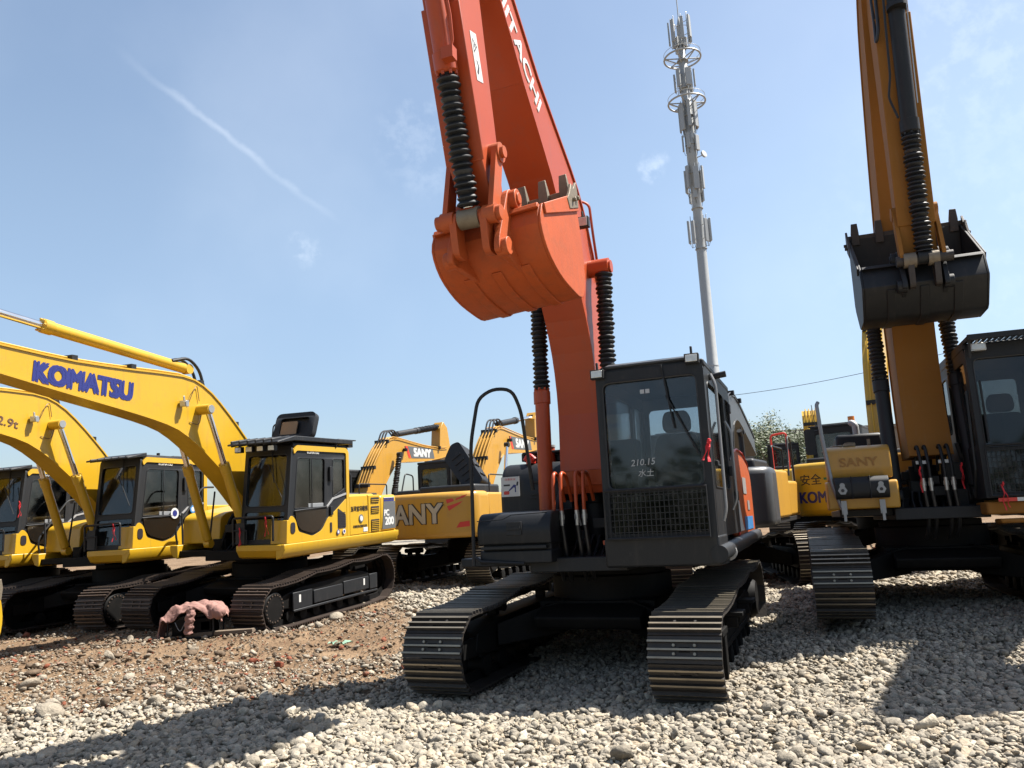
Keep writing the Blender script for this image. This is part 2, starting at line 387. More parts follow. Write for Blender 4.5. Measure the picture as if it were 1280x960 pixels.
def cylinder(root, name, p0, p1, barrel, rad, mat_b, boot=True, rod_r=None, mat_boot=None, clamp=False):
    """p0 fixed pin, p1 rod pin; barrel length fraction"""
    p0 = Vector(p0); p1 = Vector(p1); L = (p1-p0).length; d = (p1-p0)/L; B = barrel*L
    b = MB()
    b.lathe(p0, p1, [(.05, rad*.6), (.09, rad), (B-.16, rad), (B-.155, rad*1.16), (B-.02, rad*1.16), (B, rad*.9)], 24)
    b.cyl(p0-Vector((0,rad*.75,0)), p0+Vector((0,rad*.75,0)), rad*.95, n=20)
    for k in range(8):
        a = 2*PI*k/8; s = d.orthogonal().normalized(); q = Matrix.Rotation(a, 3, d) @ s
        b.cyl(p0+d*(B-.01)+q*rad*.98, p0+d*(B+.018)+q*rad*.98, .014, n=6)
    c = b.build(name, mat_b, root)
    r = MB(); rr = rod_r or rad*.62
    r.cyl(p0+d*(B-.02), p1-d*(rad*.8), rr, n=20)
    r.cyl(p1-Vector((0,rad*.8,0)), p1+Vector((0,rad*.8,0)), rad*.9, n=20, m=1)
    r.build('rod', [M['chrome'], mat_b], c)
    if boot:
        t = B+.02; end = L-rad*1.0; prof = [(t-.05, rr*1.1), (t-.01, rr*1.3)]; step = .052; k = 0
        ro = rad*1.12; ri = rad*.80
        while t < end:
            w = 1+.07*math.sin(k*1.7)+random.uniform(-.05,.05)
            prof += [(t, ri*w), (t+step*.42, ro*w), (t+step*.58, ro*w)]; t += step*(1+.12*math.sin(k*2.3)); k += 1
        prof.append((min(t, end+.02), ri))
        MB().lathe(p0, p1, prof, 24, cap=False).build('rubber_boot', mat_boot or M['rubber'], c, ang=40)
    return c

def boom(root, top, low, yb, w, mt, name='boom'):
    """box boom: top and low edges as lists (x,z) from foot to tip"""
    poly = top+low[::-1]
    b = MB(); b.prism(poly, yb-w, yb+w)
    for L_, s in ((top, 1), (low, -1)):
        for i in range(len(L_)-1):
            (xa, za), (xb, zb) = L_[i], L_[i+1]
            dx, dz = xb-xa, zb-za; l = math.hypot(dx, dz); nx, nz = -dz/l*.012, dx/l*.012
            q = [(xa-nx, za-nz), (xb-nx, zb-nz), (xb+nx, zb+nz), (xa+nx, za+nz)]
            b.prism(q, yb-w-.018, yb+w+.018)
    return b.build(name, mt, root, ang=25)

def refine(pts, n=3):
    """catmull-rom subdivision of 2D polyline"""
    out = []
    P = [pts[0]]+list(pts)+[pts[-1]]
    for i in range(1, len(P)-2):
        p0, p1, p2, p3 = [Vector(p) for p in P[i-1:i+3]]
        for k in range(n):
            t = k/n
            out.append(tuple(.5*((2*p1)+(-p0+p2)*t+(2*p0-5*p1+4*p2-p3)*t*t+(-p0+3*p1-3*p2+p3)*t**3)))
    out.append(tuple(pts[-1])); return out

def bucket(root, yb, hw, prof, pin, link, mt, mtooth, dirlip, nteeth=5, sm=3):
    """prof: outline of the shell side from near rim round to lip (x,z)"""
    P = refine(prof, sm) if sm > 1 else [tuple(p) for p in prof]; b = MB(); t = .022
    # shell with thickness
    N = len(P); inner = []
    for i in range(N):
        a = Vector(P[max(i-1, 0)]); c = Vector(P[min(i+1, N-1)]); d = (c-a).normalized(); nrm = Vector((-d.y, d.x))
        cen = Vector((sum(p[0] for p in P)/N, sum(p[1] for p in P)/N))
        if nrm.dot(cen-Vector(P[i])) < 0: nrm = -nrm
        inner.append(tuple(Vector(P[i])+nrm*t))
    b.prism(P+inner[::-1], yb-hw, yb+hw)
    for s in (-1, 1):
        b.prism(P, yb+s*hw, yb+s*(hw+.025))
        # reinforcement on side: rim strip along the mouth
        a = Vector(P[0]); c = Vector(P[-1]); d = (c-a).normalized(); nrm = Vector((-d.y, d.x))
        cen = Vector((sum(p[0] for p in P)/N, sum(p[1] for p in P)/N))
        if nrm.dot(cen-a) < 0: nrm = -nrm
        b.prism([tuple(a), tuple(c), tuple(c+nrm*.17), tuple(a+nrm*.09)], yb+s*(hw+.025), yb+s*(hw+.045))
    # heel wear strips
    i0 = int(N*.28); i1 = int(N*.8)
    for yy in (-.55, 0, .55):
        o = []
        for j in range(i0, i1+1):
            nv = Vector(P[j])-Vector(inner[j]); nv.normalize(); o.append(tuple(Vector(P[j])+nv*.014))
        b.prism([tuple(q) for q in P[i0:i1+1]]+o[::-1], yb+yy*hw-.045, yb+yy*hw+.045)
    b.prism([P[0], tuple(Vector(P[0])+Vector((.05,.0))), tuple(Vector(P[1])+Vector((.05,0))), P[1]], yb-hw, yb+hw)
    bk = b.build('bucket', mt, root, bevel=.006, ang=28)
    lp = MB(); a_ = Vector(P[-1]); d_ = (a_-Vector(P[-2])).normalized(); n_ = Vector((-d_.y, d_.x))*.019
    lp.prism([tuple(a_-d_*.09-n_), tuple(a_+d_*.05-n_*.6), tuple(a_+d_*.05+n_*.6), tuple(a_-d_*.09+n_)], yb-hw-.03, yb+hw+.03)
    lp.build('cutting_edge', mtooth, bk, bevel=.004)
    e = MB()
    for s in (-1, 1):
        y0 = yb+s*.185; y1 = yb+s*.235
        ctrl = [(pin[0]-.02, pin[1]+.11), (pin[0]+.08, pin[1]+.07), (link[0]+.09, link[1]+.05), (link[0]+.1, link[1]-.06),
                (P[i0][0]+.02, P[i0][1]-.02), (P[i0+2][0]-.02, P[i0+2][1]+.03), (P[1][0]-.05, P[1][1]-.05), (pin[0]-.1, pin[1]+.02)]
        e.prism(fillet(ctrl, .05, 3), y0, y1)
        e.cyl((pin[0], y1-s*.05, pin[1]), (pin[0], y1+s*.06, pin[1]), .085, n=22)
        e.cyl((link[0], y1-s*.05, link[1]), (link[0], y1+s*.05, link[1]), .075, n=22)
        e.cyl((pin[0], y1+s*.05, pin[1]), (pin[0], y1+s*.075, pin[1]), .05, n=16)
    e.build('bucket_ear', mt, bk, bevel=.008)
    d = Vector(dirlip).normalized(); nn = Vector((-d.y, d.x)); lip = Vector(P[-1])
    for k in range(nteeth):
        y = yb+(-1+2*k/(nteeth-1))*(hw-.06); tt = MB()
        def Q(a, b_, yy): p = lip+d*a+nn*b_; return (p.x, yy, p.y)
        vs = [Q(-.08,-.045,y-.05),Q(-.08,.045,y-.05),Q(-.08,.045,y+.05),Q(-.08,-.045,y+.05),
              Q(.08,-.04,y-.045),Q(.08,.04,y-.045),Q(.08,.04,y+.045),Q(.08,-.04,y+.045),
              Q(.2,-.016,y-.036),Q(.2,.006,y-.036),Q(.2,.006,y+.036),Q(.2,-.016,y+.036)]
        tt.add(vs, [(3,2,1,0),(0,1,5,4),(1,2,6,5),(2,3,7,6),(3,0,4,7),(4,5,9,8),(5,6,10,9),(6,7,11,10),(7,4,8,11),(8,9,10,11)])
        tt.build('tooth', mtooth, bk, bevel=.006)
    for s in (-1, 1):
        sc = MB(); a = lip; m_ = Vector(P[0])
        u = (m_-a).normalized()
        def S(p, q): v = a+u*p+d*q; return (v.x, v.y)
        sc.prism([S(-.02,.10), S(.10,.05), S(.16,.1), S(.24,.03), S(.34,-.02), S(.3,-.12), S(0,-.14), S(-.03,0)], yb+s*(hw+.026), yb+s*(hw+.052))
        for q in (.05, .17): v = a+u*q-d*.05; sc.cyl((v.x, yb+s*(hw+.05), v.y), (v.x, yb+s*(hw+.085), v.y), .022, n=6)
        sc.build('side_cutter', mtooth, bk, bevel=.004)
    return bk

def lamp(parent, c, fwd=(1,0,0), w=.13, h=.09, name='work_light', mt=None):
    b = MB(); f = Vector(fwd).normalized(); s = f.cross(Vector((0,0,1))).normalized()
    Mx = frame(c, f, s)
    b.box(-.07,-w/2,-h/2,0,w/2,h/2,0,Mx); b.box(-.1,-w/3,-h/3,-.07,w/3,h/3,0,Mx)
    b.box(.0,-w/2+.012,-h/2+.012,.008,w/2-.012,h/2-.012,1,Mx)
    b.box(-.05,-.01,-h/2-.07,-.02,.01,h/2,0,Mx)
    return b.build(name, [mt or M['black'], M['lens']], parent, bevel=.008)

def seat(parent, x, y, z, mt=None, s=1.0):
    b = MB()
    b.box(x-.28,y-.25,z+.25,x+.24,y+.25,z+.40)
    R = frame((x-.25,y,z+.36), (0,1,0), (-.18,0,1))
    b.prism(fillet([(-.24,0),(.24,0),(.25,.4),(.2,.62),(-.2,.62),(-.25,.4)], .08), -.06, .06, plane='xy')
    n = 0
    # move last prism into place
    vs = b.v[-(2*len(fillet([(-.24,0),(.24,0),(.25,.4),(.2,.62),(-.2,.62),(-.25,.4)], .08))):]
    k = len(vs); b.v[-k:] = [tuple(R @ Vector(v)) for v in vs]
    R2 = frame((x-.36,y,z+1.0), (0,1,0), (-.12,0,1))
    pl = fillet([(-.14,0),(.14,0),(.15,.12),(.12,.22),(-.12,.22),(-.15,.12)], .05)
    b.prism(pl, -.05, .05, plane='xy'); k = 2*len(pl); b.v[-k:] = [tuple(R2 @ Vector(v)) for v in b.v[-k:]]
    b.box(x-.2,y-.2,z,x+.15,y+.2,z+.25)
    for sy in (-1, 1):
        b.box(x-.1,y+sy*.36-.07,z+.2,x+.35,y+sy*.36+.07,z+.55); b.cyl((x+.25,y+sy*.36,z+.55),(x+.3,y+sy*.36,z+.75), .018, n=8)
        b.cyl((x+.29,y+sy*.36,z+.72),(x+.3,y+sy*.36,z+.8), .03, n=10)
        b.box(x-.25,y+sy*.3-.03,z+.58,x+.05,y+sy*.3+.03,z+.63)
    return b.build('seat', mt or M['fabric'], parent, bevel=.03, seg=3)

def hoses(root, yb, x, z, mat_pipe, name='hose', high=.45, dz=0):
    for k, (yy, s) in enumerate([(-.16,1),(-.08,1),(.08,1),(.16,1)]):
        p = MB()
        y = yb+yy
        p.tube([(x-.25,y,z-.05),(x-.1,y,z+.22),(x+.08,y,z+.25),(x+.14,y+.01,z+.0),(x+.14,y+.01,z-.15)], .019, 10, smooth=.1, m=0)
        p.cyl((x+.14,y+.01,z-.15),(x+.14,y+.01,z-.30), .024, n=10, m=1)
        p.cyl((x+.14,y+.01,z-.19),(x+.14,y+.01,z-.24), .03, n=6, m=1)
        p.tube([(x+.14,y+.01,z-.28),(x+.12,y+.03,z-.55),(x+.02,y+.02,z-.75),(x-.1,y,z-.85)], .024, 10, smooth=.15, m=2)
        p.build(name, [mat_pipe, M['steel'], M['hose']], root, ang=60)
# ------------------------------------------------------------------ cabs
def cab(root, x0, xb, xt, y0, y1, z0, z1, frame_m, side_m=None, kind='hero', glass=None, wz=(1.82, 2.84), low=(1.4, 1.78)):
    glass = glass or M['glass']; side_m = side_m or frame_m
    def fx(z): return xb+(xt-xb)*(z-z0)/(z1-z0)
    b = MB(); H = z1-z0; Fm = frame((xb-.02, 0, z0), (0,1,0), (xt-xb, 0, H)); Ls = H/math.cos(math.atan2(xb-xt, H)); k = Ls/H
    w = lambda z: (z-z0)*k
    fro = fillet([(y0,0),(y1,0),(y1,Ls),(y0,Ls)], [0,0,.07,.07])
    ws = fillet([(y0+.065,w(wz[0])),(y1-.07,w(wz[0])),(y1-.07,w(wz[1])),(y0+.065,w(wz[1]))], .07)
    lo = fillet([(y0+.065,w(low[0])),(y1-.07,w(low[0])),(y1-.07,w(low[1])),(y0+.065,w(low[1]))], .03)
    b.plate([fro, ws, lo], .05, Fm)
    xd = xt-.1
    # side panels
    for y, s in ((y1-.02, 1), (y0+.02, -1)):
        S = frame((0, y, 0), (1,0,0), (0,0,1))
        o = fillet([(x0,z0),(xb-.045,z0),(xt-.045,z1-.02),(x0,z1-.02)], [0,0,.1,.1])
        if kind == 'komatsu' and s > 0:
            d = fillet([(.25,1.90),(1.12,1.90),(1.02,2.74),(.22,2.74)], [.03,.03,.07,.07])
            q = fillet([(-.40,2.20),(-.02,2.06),(-.02,2.74),(-.40,2.74)], .05)
        elif s > 0:
            d = fillet([(x0+.62,z0+.45),(fx(z0+.45)-.13,z0+.45),(fx(z1)-.16,z1-.16),(x0+.62,z1-.16)], .07)
            q = fillet([(x0+.09,z0+.85),(x0+.5,z0+.75),(x0+.5,z1-.16),(x0+.09,z1-.16)], .06)
        else:
            d = fillet([(x0+.62,z0+.6),(fx(z0+.6)-.13,z0+.6),(fx(z1)-.16,z1-.16),(x0+.62,z1-.16)], .07)
            q = fillet([(x0+.09,z0+.85),(x0+.5,z0+.85),(x0+.5,z1-.16),(x0+.09,z1-.16)], .06)
        b.plate([o, d, q], .04, S, 1 if s > 0 else 0)
        if s > 0: DL, QL = d, q
        else: DR, QR = d, q
    # rear
    R = frame((x0+.02, 0, 0), (0,1,0), (0,0,1))
    rw = fillet([(y0+.1,z0+.8),(y1-.12,z0+.8),(y1-.12,z1-.16),(y0+.1,z1-.16)], .06)
    b.plate([fillet([(y0,z0),(y1,z0),(y1,z1-.02),(y0,z1-.02)], [0,0,.08,.08]), rw], .04, R)
    c = b.build('cab', [frame_m, side_m], root, bevel=.008)
    f = MB(); f.box(x0+.04,y0+.04,z0,xb-.06,y1-.05,z0+.08)
    f.box(x0+.05,y0+.06,z0+.08,x0+.35,y1-.06,z0+.72)        # shelf behind the seat
    f.box(xb-.35,y0+.08,z0+.08,xb-.18,y0+.2,z0+.62); f.box(xb-.42,y0+.06,z0+.62,xb-.16,y0+.3,z0+.95)   # monitor post
    for yy in (.38, .5, .62): f.cyl((xb-.25,y0+yy,z0+.08),(xb-.18,y0+yy,z0+.5), .014, n=8)
    f.build('cab_interior', M['interior'], c, bevel=.01)
    rf = MB()
    rf.box(x0-.01,y0-.005,z1-.03,xt-.03,y1+.005,z1+.035)
    rf.box(x0+.15,y0+.12,z1+.035,xt-.3,y1-.12,z1+.07)
    rf.build('roof', frame_m, c, bevel=.025, seg=3)
    g = MB(); g.plate([ws], .006, frame((xb-.025,0,z0), (0,1,0), (xt-xb,0,H))); g.build('windshield', glass, c)
    g = MB(); g.plate([lo], .006, frame((xb-.025,0,z0), (0,1,0), (xt-xb,0,H))); g.build('lower_windshield', M['glass_dark'], c)
    S = frame((0, y1-.02, 0), (1,0,0), (0,0,1))
    g = MB(); g.plate([DL], .006, S); g.build('door_window', glass, c)
    g = MB(); g.plate([QL], .006, S); g.build('side_window', glass, c)
    S = frame((0, y0+.02, 0), (1,0,0), (0,0,1))
    g = MB(); g.plate([DR], .006, S); g.plate([QR], .006, S); g.build('side_window', glass, c)
    g = MB(); g.plate([rw], .006, R); g.build('rear_window', M['glass'], c)
    # seals
    s = MB()
    for lp, fr in ((ws, Fm), (DL, frame((0,y1,0),(1,0,0),(0,0,1))), (QL, frame((0,y1,0),(1,0,0),(0,0,1)))):
        P = [fr @ Vector((p[0],p[1], .026 if fr is Fm else 0)) for p in lp]; s.tube(P+[P[0]], .009, 5)
    s.build('window_seal', M['rubber'], c)
    # grab rail, wiper
    m_ = MB(); m_.tube([(fx(z0+.5)+.03,y1-.1,z0+.75),(fx(z0+.5)+.05,y1-.35,z0+1.3)], .007, 6); m_.tube([(fx(z0+1)+.02,y1-.3,z0+1.0),(fx(z1)+.02,y1-.38,z0+1.6)], .008, 6)
    m_.build('wiper', M['black'], c)
    return c

def wire_guard(parent, xb, y0, y1, z0, z1, sp=.032, r=.0024, mt=None, name='wire_guard', m=0):
    b = MB()
    b.tube([(xb,y0,z0),(xb,y1,z0),(xb,y1,z1),(xb,y0,z1),(xb,y0,z0)], .013, 6)
    n = int((y1-y0)/sp)
    for i in range(1, n): y = y0+(y1-y0)*i/n; b.box(xb-r,y-r,z0,xb+r,y+r,z1)
    n = int((z1-z0)/(sp*1.25))
    for i in range(1, n): z = z0+(z1-z0)*i/n; b.box(xb+r,y0,z-r,xb+3*r,y1,z+r)
    return b.build(name, mt or M['charcoal'], parent)

def counterweight(root, x0, hw, rr, z0, z1, mt, bev=.09):
    """rear arc in plan"""
    pts = [(x0, -hw), (x0, hw)]
    n = 14; a = math.asin(min(1, (hw-.12)/rr))
    arc = [(-rr*math.cos(t), rr*math.sin(t)) for t in [a-2*a*k/n for k in range(n+1)]]
    pts = [(x0,-hw),(x0,hw),(arc[0][0]+.12,hw)]+arc+[(arc[-1][0]+.12,-hw)]
    b = MB(); b.prism(pts, z0, z1, plane='xy')
    return b.build('counterweight', mt, root, bevel=bev, seg=4)

def deck(root, m, x0=-2.0, x1=1.4, hw=1.3, z0=1.07, z1=1.22):
    b = MB(); b.box(x0,-.5,z0,x1-.2,.5,z1-.01)
    b.box(x0,.5,z0+.06,x1-.05,hw,z1-.004); b.box(x0,-hw,z0+.06,x1-.35,-.5,z1-.004)
    for y in (-.42,.36): b.prism(fillet([(-.4,1.2),(.75,1.2),(.85,1.3),(.62,1.75),(.35,2.02),(.15,1.98),(-.2,1.5)], .06), y, y+.05)
    b.box(.62,-.62,1.2,.78,-.34,1.42); b.box(.62,.14+.1,1.2,.78,.42+.1,1.42)
    return b.build('deck', m, root, bevel=.01)

def machinery(root, yb):
    b = MB()
    for k in range(16):
        x = random.uniform(-.35,.75); y = yb+random.uniform(-.3,.3); z = random.uniform(1.2,1.6); s = random.uniform(.05,.13)
        b.box(x-s,y-s,z,x+s,y+s,z+s*random.uniform(1,2.2))
    b.cyl((.1,yb,1.2),(.1,yb,1.75), .17, n=24); b.cyl((.1,yb,1.75),(.1,yb,1.85), .12, n=24)
    b.box(-.5,yb-.42,1.2,-.42,yb+.42,2.0)
    for k in range(7): y = yb-.24+k*.08; b.tube([(.4,y,1.25),(.62,y+.02,1.42),(.7,y,1.3),(.85,y,1.2)], .017, 8, smooth=.06)
    return b.build('swing_motor', M['black'], root, bevel=.006)

# ------------------------------------------------------------------ hero excavator
HP = pose(.9908, 8.9947, 21.52, -.115, -.92, .23)
hero = empty('excavator', HP, 'orange and black excavator in the centre with its orange bucket raised high', 'excavator', 'excavators parked in the yard')
YB = -.1
track(hero, 1, 2.29, .6, steps=True); track(hero, -1, 2.29, .6); carbody(hero, 2.29)
deck(hero, M['charcoal'], x1=1.45, hw=1.34); machinery(hero, YB)
b = MB()   # lower front skirts under the cab and the tank
b.prism([(1.0,1.10),(1.58,1.12),(1.6,1.38),(1.0,1.38)], .38, 1.43)
b.build('cab_skirt', M['charcoal'], hero, bevel=.02)
c = cab(hero, -.30, 1.60, 1.60, .40, 1.42, 1.36, 2.95, M['charcoal'], M['charcoal'], 'hero', M['glass'], wz=(1.83,2.84), low=(1.42,1.79))
wire_guard(c, 1.64, .42, 1.36, 1.38, 1.82, sp=.042, r=.0032, mt=M['black'])
seat(c, .75, .93, 1.45)
lamp(c, (1.66,.43,2.93)); lamp(c, (1.66,1.33,2.98))
for s in (0, ):
    b = MB(); b.prism(fillet([(-.28,2.96),(1.52,2.96),(1.62,3.0),(1.45,3.05),(-.2,3.06)], .03), .5, 1.3); b.build('roof_cap', M['grey'], c, bevel=.03, seg=3)
b = MB()
b.tube([(1.5,1.47,1.5),(1.5,1.5,1.6),(1.46,1.5,2.75),(1.44,1.46,2.85)], .014, 8, smooth=.05); b.build('grab_rail', M['pipe'], c)
MB().tube([(.55,1.45,1.6),(.55,1.5,1.7),(.55,1.5,2.4),(.55,1.45,2.5)], .013, 8, smooth=.05).build('grab_rail', M['pipe'], c)
for q in ((.3,1.425,1.95,.36,1.46,2.05),(-.1,1.425,2.65,0,1.455,2.75),(-.1,1.425,1.7,0,1.455,1.8)):
    MB().box(*q).build('door_hinge', M['black'], c, bevel=.005)
MB().box(1.3,1.425,2.0,1.42,1.455,2.05).build('door_handle', M['black'], c, bevel=.005)
MB().cyl((1.25,1.40,2.85),(1.25,1.58,2.87), .03, n=10).build('side_lamp', M['black'], c)
b = MB()
for dz in (0,): b.plate([rect(-.0,-.04,.04,.0)], .002, frame((1.584,.82,2.75),(0,1,0),(0,0,1)))
b.plate([rect(0,-.04,.04,0)], .002, frame((1.584,.87,2.75),(0,1,0),(0,0,1)))
b.build('window_sticker', M['silverdecal'], c)
b = MB()
b.text('210.15', frame((1.592,.80,2.07),(0,1,.03),(0,0,1)), .085, shear=.2)
b.build('chalk_writing', M['silverdecal'], c); b = MB()
b.text('水土', frame((1.592,.82,1.97),(0,1,.0),(0,0,1)), .075, shear=.2)
b.build('chalk_writing', M['silverdecal'], c)
# side tube rail
b = MB(); b.cyl((1.60,1.42,1.22),(-2.35,1.40,1.27), .075, n=20); b.cyl((1.0,1.42,1.205),(.95,1.42,1.205), 0.08, n=20, m=1)
b.box(-2.3,1.3,1.27,1.55,1.42,1.30)
b.build('side_bumper', [M['charcoal'], M['silverdecal']], hero)
# engine side and hood
b = MB()
b.prism(fillet([(-.42,1.3),(-.42,2.26),(-.9,2.33),(-1.6,2.31),(-2.2,2.2),(-2.5,2.05),(-2.5,1.3)], [0,.1,.2,.2,.2,.15,0]), 1.30, 1.38)
b.build('engine_door', M['orange_worn'], hero, bevel=.03, seg=3)
b = MB(); b.tube([(-.42,1.39,1.32),(-.42,1.39,2.24),(-.9,1.39,2.32),(-1.6,1.39,2.30),(-2.2,1.38,2.2),(-2.48,1.36,2.05),(-2.5,1.36,1.32)], .012, 6, smooth=.1)
b.build('door_edge', M['red'], hero)
b = MB(); 
b.plate([fillet([(-1.1,1.36),(-.5,1.36),(-.45,1.9),(-.7,1.75),(-.95,1.42)], .05)], .003, frame((0,1.385,0),(1,0,0),(0,0,1)))
b.build('door_patch', M['white'], hero)
b = MB(); b.plate([rect(-2.2,1.36,-1.2,1.52)], .003, frame((0,1.386,0),(1,0,0),(0,0,1))); b.build('door_stripe', M['skyblue'], hero)
b = MB(); b.plate([rect(-1.7,1.8,-1.3,2.0)], .003, frame((0,1.386,0),(1,0,0),(0,0,1))); b.plate([rect(-1.95,1.6,-1.7,1.72)], .003, frame((0,1.386,0),(1,0,0),(0,0,1)))
b.build('door_notice', M['silverdecal'], hero)
counterweight(hero, -1.75, 1.27, 2.75, 1.15, 2.02, M['orange_worn'])
b = MB(); b.box(-2.25,-1.25,1.22,-.38,1.28,2.02); b.box(-2.0,-1.0,2.02,-.5,1.0,2.24)
b.build('engine_hood', M['charcoal'], hero, bevel=.06, seg=3)
b = MB(); b.tube([(-1.6,-.55,2.2),(-1.6,-.55,2.72),(-1.75,-.55,2.85)], .055, 14, smooth=.1); b.cyl((-1.4,-.2,2.22),(-1.0,-.2,2.22), .1)
b.box(-1.2,-.9,2.24,-.75,-.3,2.42)
b.build('exhaust_pipe', M['black'], hero)
# right hand side: tank box, tool box
b = MB(); b.prism(fillet([(-1.15,1.2),(.18,1.2),(.2,2.0),(.08,2.26),(-1.1,2.30)], [.0,.0,.16,.16,.1]), -1.24, -.42)
b.build('fuel_tank', M['charcoal'], hero, bevel=.05, seg=3)
b = MB(); 
for z in (2.02,1.88,1.84): b.box(.2,-.85,z,.225,-.5,z+.02)
b.build('tank_rib', M['black'], hero)
SQ = Matrix.Translation((-1.09,1.97,0)) @ Matrix.Scale(.82,4,(0,1,0)) @ Matrix.Translation((1.045,-1.94,0))
b = MB(); b.plate([rect(-1.16,1.80,-.93,2.08)], .003, frame((.225,0,.02),(0,1,0),(0,0,1)) @ SQ)
Sg = frame((.2275,0,.02),(0,1,0),(0,0,1)) @ SQ
b.plate([[(-1.13,1.95),(-1.05,1.95),(-1.05,1.975),(-1.13,1.975)]], .001, Sg, 1)
b.plate([[(-1.08,1.86),(-1.0,1.93),(-.98,1.91),(-.97,1.96),(-1.0,1.97),(-1.06,1.9)]], .001, Sg, 2)
b.plate([rect(-1.13,1.83,-1.06,1.88,.015)], .001, Sg, 3); b.plate([rect(-.99,1.86,-.975,1.93)], .001, Sg, 2)
b.plate([[(-.97,1.95),(-.95,1.95),(-.94,2.0),(-.955,2.01),(-.965,1.99)]], .001, Sg, 1)
b.text('注意安全', Sg @ Matrix.Translation((-1.045,2.045,0)), .035, ext=.001, m=3)
b.build('warning_sign', [M['white'], M['ink'], M['blue'], M['red']], hero)
b = MB()
b.prism(fillet([(.45,1.36),(1.42,1.36),(1.44,1.52),(1.36,1.67),(.45,1.70)], [0,.02,.06,.08,.02]), -.99, -.20)
b.box(.6,-.98,1.17,1.40,-.21,1.30)
b.box(.5,-.96,1.29,1.36,-.22,1.37)
b.build('tool_box', M['charcoal'], hero, bevel=.035, seg=3)
b = MB(); b.box(1.425,-.66,1.45,1.445,-.5,1.58); b.box(1.44,-.65,1.5,1.455,-.51,1.53); b.tube([(1.445,-.98,1.6),(1.445,-.7,1.61),(1.445,-.6,1.65),(1.44,-.22,1.66)], .006, 6)
b.box(1.38,-.95,1.315,1.44,-.25,1.345)
b.build('box_latch', M['black'], hero, bevel=.006)
b = MB(); b.tube([(1.44,-1.03,1.16),(1.44,-1.02,2.4),(1.42,-.93,2.86),(1.42,-.76,2.95),(1.38,-.56,2.93),(1.3,-.50,2.72),(1.05,-.50,1.9)], .019, 10, smooth=.14)
b.tube([(1.44,-1.02,1.25),(1.44,-.95,1.2),(1.4,-.5,1.17)], .019, 8)
b.build('hand_rail', M['black'], hero)
b = MB(); b.cyl((-.15,-.72,2.26),(-.15,-.72,2.45), .075, n=20); b.cyl((-.15,-.72,2.45),(-.15,-.72,2.475), .083, n=20, m=1)
b.build('air_cleaner', [M['orange'], M['silverdecal']], hero)
b = MB(); b.tube([(.0,-.98,2.3),(.0,-.92,2.37),(.02,-.84,2.3)], .028, 8, smooth=.05); b.cyl((.0,-.9,2.26),(.0,-.9,2.34), .06, n=14)
b.build('filler_cap', M['red'], hero)
b = MB(); b.cyl((-.3,-.55,2.3),(-.3,-.35,2.34), .1); b.box(-.6,-1.0,2.28,-.2,-.1,2.36); b.box(-.5,-1.05,2.38,-.1,-.2,2.41)
for k in range(5): b.box(-.5+.08*k,-1.08,2.3,-.47+.08*k,-1.04,2.4)
b.build('hood_hinge', M['black'], hero, bevel=.01)
# boom
low = [(.52,1.86),(.60,2.1),(.56,2.72),(.62,3.2),(.75,3.56),(.95,3.9),(1.30,4.38),(1.76,4.99),(2.45,5.63),(2.95,6.16),(3.45,6.4),(3.8,6.42)]
top = [(.05,1.86),(-.02,2.2),(-.02,2.9),(.02,3.5),(.12,4.05),(.35,4.6),(.68,5.06),(1.05,5.36),(2.0,5.92),(2.62,6.41),(3.3,6.74),(3.85,6.78)]
bm = boom(hero, refine(top,2), refine(low,2), YB, .215, M['orange'])
def line_text(parent, txt, pA, pB, y, size, mt, up=(0,0,1), width=None, bold=0, s=1, name='lettering', shear=0):
    a = Vector((pA[0], y, pA[1])); e = Vector((pB[0], y, pB[1])); d = e-a
    Mx = frame((a+e)/2, d, up)
    t = MB(); t.text(txt, Mx, size, width=width or d.length, bold=bold, ext=.0015, shear=shear)
    return t.build(name, mt, parent)
line_text(bm, 'HITACHI', (2.98,6.30), (1.98,5.62), YB+.219, .27, M['white'], up=(-.5,0,1), bold=.007)
b = MB()
b.cyl((.52,YB-.5,4.36),(.52,YB+.45,4.36), .10, n=24); b.cyl((.52,YB-.5,4.36),(.52,YB-.53,4.36), .07, n=20); b.cyl((.52,YB+.45,4.36),(.52,YB+.475,4.36), .07, n=20)
b.build('boom_pin', M['orange'], bm)
MB().cyl((.28,YB-.34,1.98),(.28,YB+.34,1.98), .12, n=24).build('foot_pin', M['orange'], bm)
b = MB()
for k in range(4):
    o = .03*k
    P = [Vector((x-.03, YB-.12+.07*k, z+.03)) for x, z in top[2:-1]]
    b.tube(P, .014, 7)
for (x, z) in (top[6], top[4], top[9]): b.box(x-.09, YB-.17, z+.0, x-.03, YB+.15, z+.07)
b.tube([(.55,YB+.14,5.2),(.5,YB+.26,5.15),(.46,YB+.27,4.8),(.2,YB+.25,4.3)], .016, 7, smooth=.1)
b.build('boom_pipe', M['orange'], bm)
lamp(bm, (1.0,YB+.30,4.75), w=.14, h=.12)
cylinder(hero, 'boom_cylinder', (.66,YB-.40,1.33), (.52,YB-.42,4.36), .56, .082, M['orange'])
cylinder(hero, 'boom_cylinder', (.66,YB+.34,1.33), (.52,YB+.38,4.36), .56, .082, M['orange'])
